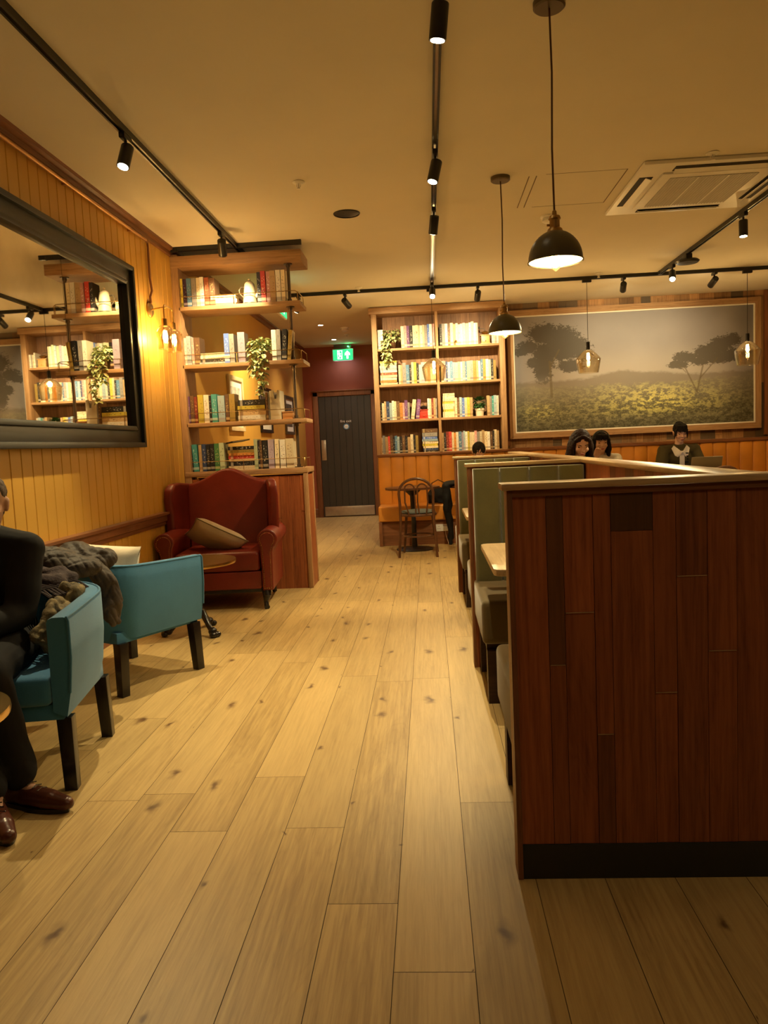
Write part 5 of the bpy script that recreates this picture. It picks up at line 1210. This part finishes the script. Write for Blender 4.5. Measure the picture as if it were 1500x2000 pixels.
# ================================================================== PEOPLE
def person(label, loc, rz, J, head_rot, hair, skin, clothes, headpos=None, voxel=.009, shoes=True, hands='both', fem=True):
    """J: joints in the person's own frame (x right, y forward, z up, origin on the floor under the hips)"""
    t = thing('person', label, 'person', loc, rz)
    V = {k: Vector(v) for k, v in J.items() if isinstance(v, tuple)}
    b = MB(); k = .92 if fem else 1.0
    # trunk: pelvis, waist, ribcage, shoulders as overlapping rounded volumes
    pe, wa, ch, nk = V['pelvis'], V['waist'], V['chest'], V['neck']
    b.ell(pe, (.150*k, .105, .105)); b.ell(wa, (.118*k, .088, .12)); b.ell(ch, (.145*k, .098, .15)); b.ell((wa+ch)/2, (.128*k, .09, .12)); b.ell((pe+wa)/2, (.128*k, .092, .1))
    for s, n in ((1, 'R'), (-1, 'L')):
        cap(b, ch+Vector((s*.04, 0, .11)), V['sh'+n], .060*k, .050*k); cap(b, V['sh'+n], V['el'+n], .048*k, .036*k); cap(b, V['el'+n], V['wr'+n], .036*k, .025*k)
        cap(b, pe+Vector((s*.085, 0, -.02)), V['kn'+n], .085*k, .055*k); cap(b, V['kn'+n], V['an'+n], .054*k, .036*k)
        f = V['an'+n]+(V['toe'+n]-V['an'+n]).normalized()*.10; f.z = .045; cap(b, V['an'+n]+Vector((0, 0, -.03)), f, .030, .022)
    hp = V['head']; HM = Matrix.Translation(hp)@Euler(head_rot, 'XYZ').to_matrix().to_4x4()
    cap(b, nk, hp+HM.to_3x3()@Vector((0, -.02, -.05)), .052*k, .050*k); cap(b, ch+Vector((0, -.01, .10)), nk, .075*k, .055*k)
    h = MB(); h.ell((0, -.012, .028), (.072, .092, .085), n=24, k=16); h.ell((0, .022, -.022), (.060, .068, .078), n=24, k=16); h.ell((0, .040, -.072), (.038, .040, .034), n=20, k=12)
    h.ell((0, .080, .018), (.045, .014, .012)); cap(h, (0, .088, .008), (0, .103, -.022), .0065, .0105); h.ell((0, .100, -.027), (.0145, .010, .008))
    for s in (1, -1):
        h.ell((s*.033, .064, -.028), (.024, .022, .022)); h.ell((s*.072, -.008, -.012), (.009, .019, .030), (0, s*.15, 0)); h.ell((s*.077, -.012, .004), (.007, .014, .012))
    h.ell((0, .086, -.052), (.021, .012, .0055)); h.ell((0, .084, -.062), (.018, .012, .0065)); h.ell((0, .070, -.088), (.018, .016, .012))
    fine = [HM@Vector(v) for v in h.v]; o_ = len(b.v); b.v += [tuple(v) for v in fine]; b.f += [[i+o_ for i in f] for f in h.f]
    # hands: palm, four fingers of unequal length, thumb from the side
    for s, n in ((1, 'R'), (-1, 'L')):
        w_ = V['wr'+n]; d = Vector(J.get('hd'+n, (V['wr'+n]-V['el'+n]))).normalized(); pn = Vector(J.get('hn'+n, (0, 0, 1))); pn = (pn-d*pn.dot(d)).normalized(); sd = d.cross(pn)*s
        curl = J.get('curl', .5)
        for q in (-.022, 0, .022): cap(b, w_+d*.015+sd*q*.5, w_+d*.085+sd*q, .017, .014, n=8, k=6)
        for q, ln in ((-.030, .060), (-.010, .074), (.010, .080), (.029, .070)):
            p = w_+d*.090+sd*q; 
            for j, u in enumerate((.45, .32, .23)):
                dd = (d*math.cos(curl*(j+.4))-pn*math.sin(curl*(j+.4))).normalized(); p2 = p+dd*ln*u*1.15; cap(b, p, p2, .0092-.0008*j, .0085-.0008*j, n=8, k=6); p = p2
        p = w_+d*.030+sd*.026; p2 = p+(sd*.7+d*.7-pn*.2).normalized()*.038; p3 = p2+(sd*.25+d*.9-pn*.3).normalized()*.030; cap(b, p, p2, .0125, .0105, n=8, k=6); cap(b, p2, p3, .0105, .009, n=8, k=6)
    remesh('body', b, skin, .0058, t, smooth=2)
    # face details
    def hpart(name, mb, mat, lab=None):
        mb.v = [tuple(HM@Vector(v)) for v in mb.v]; return mb.build(name, mat, t, angle=80, lab=lab)
    for s in (1, -1):
        hpart('eye', MB().ell((s*.030, .0735, .004), (.0125, .010, .0052), n=14, k=8), 'eyewhite' if J.get('open') else 'hair')
        if J.get('open'): hpart('iris', MB().ell((s*.030, .081, .004), (.0052, .004, .005), n=12, k=8), 'hair')
        e = MB(); e.tube([(s*.014, .091, .023), (s*.030, .090, .029), (s*.046, .078, .024)], [.0025, .0030, .0018], 6); hpart('eyebrow', e, 'hair')
    hpart('lips', MB().ell((0, .0935, -.0545), (.0195, .0075, .0042), n=16, k=8).ell((0, .092, -.0615), (.0165, .0075, .0050), n=16, k=8), 'lips')
    # hair
    hb = MB(); hair_kind, hmat = hair
    if hair_kind in ('long', 'headband', 'upfringe', 'cap'):
        hb.ell((0, -.020, .036), (.080, .096, .082), n=28, k=18)
    if hair_kind == 'long':
        for s in (1, -1):
            for q in range(7):
                a = q/6; x = .070+.014*math.sin(a*3); y = .045-.115*a
                cap(hb, (s*x*.75, y-.008, .05), (s*(x+.008), y-.004, -.03), .017, .021); cap(hb, (s*(x+.008), y-.004, -.03), (s*(x+.016), y+.008*(1-a), -.15-.02*a), .021, .022)
                cap(hb, (s*(x+.020), y+.012*(1-a), -.15), (s*(x+.002), y+.01, -.26), .024, .012)
            cap(hb, (s*.010, .062, .098), (s*.058, .058, .055), .014, .018)
        for q in range(5): cap(hb, ((q-2)*.03, -.075, 0), ((q-2)*.034, -.078, -.24), .034, .020)
    if hair_kind == 'headband':
        for s in (1, -1):
            for q in range(5):
                a = q/4; cap(hb, (s*.072, .02-.09*a, .03), (s*.085, .015-.09*a, -.08), .024, .028); cap(hb, (s*.085, .015-.09*a, -.08), (s*.078, .01-.08*a, -.17), .028, .016)
            for q in range(4): cap(hb, (s*(.008+q*.016), .078-.008*q, .085), (s*(.012+q*.019), .092-.011*q, .036), .010, .006)
        for q in range(4): cap(hb, ((q-1.5)*.035, -.08, 0), ((q-1.5)*.035, -.08, -.17), .034, .020)
    if hair_kind == 'upfringe':
        hb.ell((0, -.060, .092), (.045, .040, .030)); hb.ell((.02, -.075, .08), (.028, .028, .026)); hb.ell((.045, -.01, .07), (.035, .05, .035)); hb.ell((-.045, -.01, .07), (.035, .05, .035))
        for s in (1, -1):
            cap(hb, (s*.068, .03, .03), (s*.074, .042, -.06), .010, .005); cap(hb, (s*.060, .05, .045), (s*.070, .055, -.03), .012, .006)
            for q in range(4): cap(hb, (s*(.006+q*.015), .070-.008*q, .095), (s*(.008+q*.018), .094-.010*q, .030), .010, .0055)
    if hair_kind == 'short':
        hb.ell((0, -.024, .042), (.078, .094, .080), n=28, k=18); hb.ell((0, .01, .085), (.060, .070, .040)); hb.ell((0, -.055, -.01), (.066, .055, .07))
    hb.v = [tuple(HM@Vector(v)) for v in hb.v]
    # keep the face free: hair volume is cut in front of the hairline
    ho = remesh('hair', hb, hmat, .0062, t, smooth=2, disp=.004, dscale=60)
    inv = HM.inverted(); me = ho.data; bm = bmesh.new(); bm.from_mesh(me)
    kill = []
    for v in bm.verts:
        p = inv@v.co
        lim = .062 if hair_kind != 'short' else .060
        if hair_kind in ('long', 'headband', 'upfringe', 'cap'):
            if abs(p.x) < .056 and p.y > .045 and p.z < (.030 if hair_kind != 'long' else .062-abs(p.x)*.5) and p.z > -.12: kill.append(v)
        else:
            if (p.y > .035 and p.z < .062) or (abs(p.x) > .05 and p.z < -.005 and p.y > -.035): kill.append(v)
    bmesh.ops.delete(bm, geom=kill, context='VERTS'); bm.to_mesh(me); bm.free()
    sol = None
    if hair_kind == 'headband':
        q = MB(); q.tube([(.084*math.cos(a), .012, .045+.082*math.sin(a)) for a in [PI*i/16 for i in range(17)]], .007, 8); hpart('headband', q, 'seatcloth', 'grey headband')
    # clothes grown over the same joints
    for (name, mat, kind, grow, lab) in clothes:
        c = MB()
        if kind == 'top':
            c.ell(pe+Vector((0, 0, .03)), (.150*k+grow, .105+grow, .10+grow)); c.ell(wa, (.118*k+grow, .09+grow, .13)); c.ell(ch, (.148*k+grow, .10+grow, .16)); c.ell((wa+ch)/2, (.13*k+grow, .095+grow, .13)); c.ell((pe+wa)/2, (.13*k+grow, .095+grow, .11))
            for s, n in ((1, 'R'), (-1, 'L')):
                cap(c, ch+Vector((s*.04, 0, .105)), V['sh'+n], .062*k+grow, .054*k+grow); cap(c, V['sh'+n], V['el'+n], .051*k+grow, .041*k+grow)
                e, w2 = V['el'+n], V['wr'+n]; cap(c, e, e+(w2-e)*.88, .041*k+grow, .031*k+grow)
            cap(c, ch+Vector((0, -.01, .09)), nk+Vector((0, -.005, -.045)), .085*k, .062*k+grow*.5)
        if kind == 'legs':
            c.ell(pe, (.153*k+grow, .108+grow, .105+grow))
            for s, n in ((1, 'R'), (-1, 'L')):
                cap(c, pe+Vector((s*.085, 0, -.02)), V['kn'+n], .087*k+grow, .062*k+grow); e, w2 = V['kn'+n], V['an'+n]; cap(c, e, e+(w2-e)*.93, .062*k+grow, .048*k+grow)
        o = remesh(name, c, mat, .009, t, smooth=3, disp=.010, dscale=9, lab=lab)
    if shoes:
        for n in 'RL':
            a, f = V['an'+n], V['toe'+n]; d = (f-a); d.z = 0; d.normalize(); c = MB(); hl = Vector((a.x, a.y, .0))-d*.045
            side = Vector((-d.y, d.x, 0))
            cap(c, hl+Vector((0, 0, .045)), hl+d*.06+Vector((0, 0, .050)), .036, .038); cap(c, hl+d*.06+Vector((0, 0, .045)), hl+d*.17+Vector((0, 0, .036)), .040, .036); cap(c, hl+d*.15+Vector((0, 0, .036)), hl+d*.235+Vector((0, 0, .030)), .038, .026)
            cap(c, hl+d*.02+Vector((0, 0, .06)), hl+d*.0+Vector((0, 0, .105)), .034, .037)
            c.v = [(x, y, max(z, .014)) for x, y, z in c.v]
            so = remesh('shoe', c, 'shoe', .005, t, smooth=2, lab='polished brown leather shoe' if fem is False else None)
            m = MB(); pts = []
            for i in range(28):
                u = 2*PI*i/28; al = math.cos(u); si = math.sin(u); L_ = .145; wd = .041 if al > -.2 else .034
                pp = hl+d*(.098+al*L_)+side*si*wd; pts.append((pp.x, pp.y))
            m.prism(pts, 0.001, .016, 'z'); m.build('sole', 'blackleg', so)
            la = MB()
            for i in range(4):
                pc = hl+d*(.085+.022*i)+Vector((0, 0, .088-.008*i)); la.tube([pc-side*.018, pc+Vector((0, 0, .004)), pc+side*.018+d*.008], .0022, 6)
            la.build('laces', 'blackleg', so)
    return t, HM
SEAT = dict(pelvis=(0, .0, .52), waist=(0, -.01, .68), chest=(0, -.01, .86), neck=(0, .0, 1.03), head=(0, .03, 1.15),
            shR=(.165, -.01, .965), shL=(-.165, -.01, .965), elR=(.21, .10, .73), elL=(-.21, .10, .73), wrR=(.12, .31, .76), wrL=(-.12, .31, .76),
            knR=(.10, .42, .50), knL=(-.10, .42, .50), anR=(.11, .42, .09), anL=(-.11, .42, .09), toeR=(.12, .55, .04), toeL=(-.12, .55, .04))
def pose(**k): d = dict(SEAT); d.update(k); return d
# man in black in the near tub chair
mj = pose(pelvis=(0, -.02, .52), waist=(0, -.02, .64), chest=(0, .02, .79), neck=(-.02, .05, .945), head=(-.055, .08, 1.065), shR=(.175, .02, .875), shL=(-.165, .02, .875), elR=(.22, .12, .66), elL=(-.170, .13, .64),
          wrR=(.10, .33, .60), wrL=(-.09, .34, .60), knR=(.14, .40, .50), knL=(-.17, .40, .49), anR=(.01, .46, .10), anL=(-.185, .40, .10), toeR=(-.06, .58, .04), toeL=(-.31, .37, .04), curl=.7, open=1)
MP, MRZ = Vector((-1.79, 2.90, 0)), PI+.10
def man_local(x, y, z):
    c, s_ = math.cos(-MRZ), math.sin(-MRZ); dx, dy = x-MP.x, y-MP.y
    return (dx*c-dy*s_, dx*s_+dy*c, z)
mj.update(knL=man_local(-1.55, 2.45, .49), knR=man_local(-1.74, 2.42, .50), anL=man_local(-1.49, 2.50, .10), toeL=man_local(-1.27, 2.44, .04), anR=man_local(-1.52, 2.37, .10), toeR=man_local(-1.38, 2.22, .04))
person('man in black jacket seated in the nearer teal armchair, cut by the photo edge', tuple(MP), MRZ, mj, (-.05, .05, .30), ('short', 'hairman'), 'skin',
       [('jacket', 'blackcloth', 'top', .020, 'black jacket'), ('trousers', 'trouser', 'legs', .012, 'charcoal trousers')], fem=False)
# woman bowing her head, long brown hair
wj = pose(head=(0, .10, 1.165), neck=(0, .03, 1.03), wrR=(.07, .30, .80), wrL=(-.07, .30, .80))
person('young woman with long centre-parted dark brown hair bowing her head', (1.33, 6.78, 0), PI-.0, wj, (-.52, 0, .0), ('long', 'hairbrown'), 'skinp',
       [('top', 'blackcloth', 'top', .012, 'dark top'), ('trousers', 'trouser', 'legs', .010, None)])
# woman with headband, hand at her chin
w2 = pose(head=(0, .05, 1.15), elR=(-.10, .30, .80), wrR=(-.065, .20, .985), elL=(-.2, .24, .78), wrL=(-.02, .34, .78), hdR=(.25, -.15, 1), hnR=(0, -1, .2), curl=.9)
w2['elR'] = (.16, .27, .80); w2['wrR'] = (.075, .19, .955); w2['hdR'] = (-.35, -.2, 1)
person('woman with black hair, grey headband and white top resting her chin on her hand', (1.84, 8.22, 0), PI-.15, w2, (-.12, .0, .15), ('headband', 'hair'), 'skinp',
       [('top', 'whitecloth', 'top', .012, 'white top'), ('trousers', 'trouser', 'legs', .010, None)])
# woman at the laptop
w3 = pose(head=(0, .06, 1.215), neck=(0, .02, 1.085), chest=(0, 0, .89), waist=(0, -.01, .70), shR=(.18, 0, 1.0), shL=(-.18, 0, 1.0), elR=(.25, .12, .77), elL=(-.25, .12, .77), wrR=(.11, .40, .785), wrL=(-.11, .40, .785), curl=.35)
t3, H3 = person('woman in olive cardigan and white collar with tied-up black hair working at a laptop', (2.97, 9.18, 0), PI, w3, (-.30, .0, .0), ('upfringe', 'hair'), 'skinp',
       [('cardigan', 'olivecloth', 'top', .026, 'olive green cardigan'), ('trousers', 'trouser', 'legs', .010, None)])
b = MB()
for s in (1, -1): b.prism([(s*.0, .985), (s*.075, 1.065), (s*.105, 1.03), (s*.075, .945), (s*.045, .93)], .088, .094, 'y')
def wrapc(c): return Vector((c.x, c.y+.045-abs(c.x)*.42-max(0, c.z-1.0)*.70, c.z))
co = b.build('shirt_collar', 'whitecloth', t3, fn=wrapc, smooth=False, lab='white pointed shirt collar')
b = MB().bb(-.028, .028, .115, .126, .72, 1.0); b.build('shirt_front', 'whitecloth', t3, bevel=.003)
for z in (.86, .895, .93, .965): MB().bb(-.075, -.03, .112, .118, z, z+.014).build('stripe', 'blackcloth', co)
# figure behind the far booth, only the crown showing
hj = pose(head=(0, .14, 1.09), neck=(0, .06, .99), chest=(0, .03, .84))
person('person in dark clothes behind the far booth with only black hair showing', (.60, 9.22, 0), PI, hj, (-.75, 0, 0), ('cap', 'hair'), 'skinp',
       [('top', 'blackcloth', 'top', .014, None), ('trousers', 'trouser', 'legs', .010, None)])
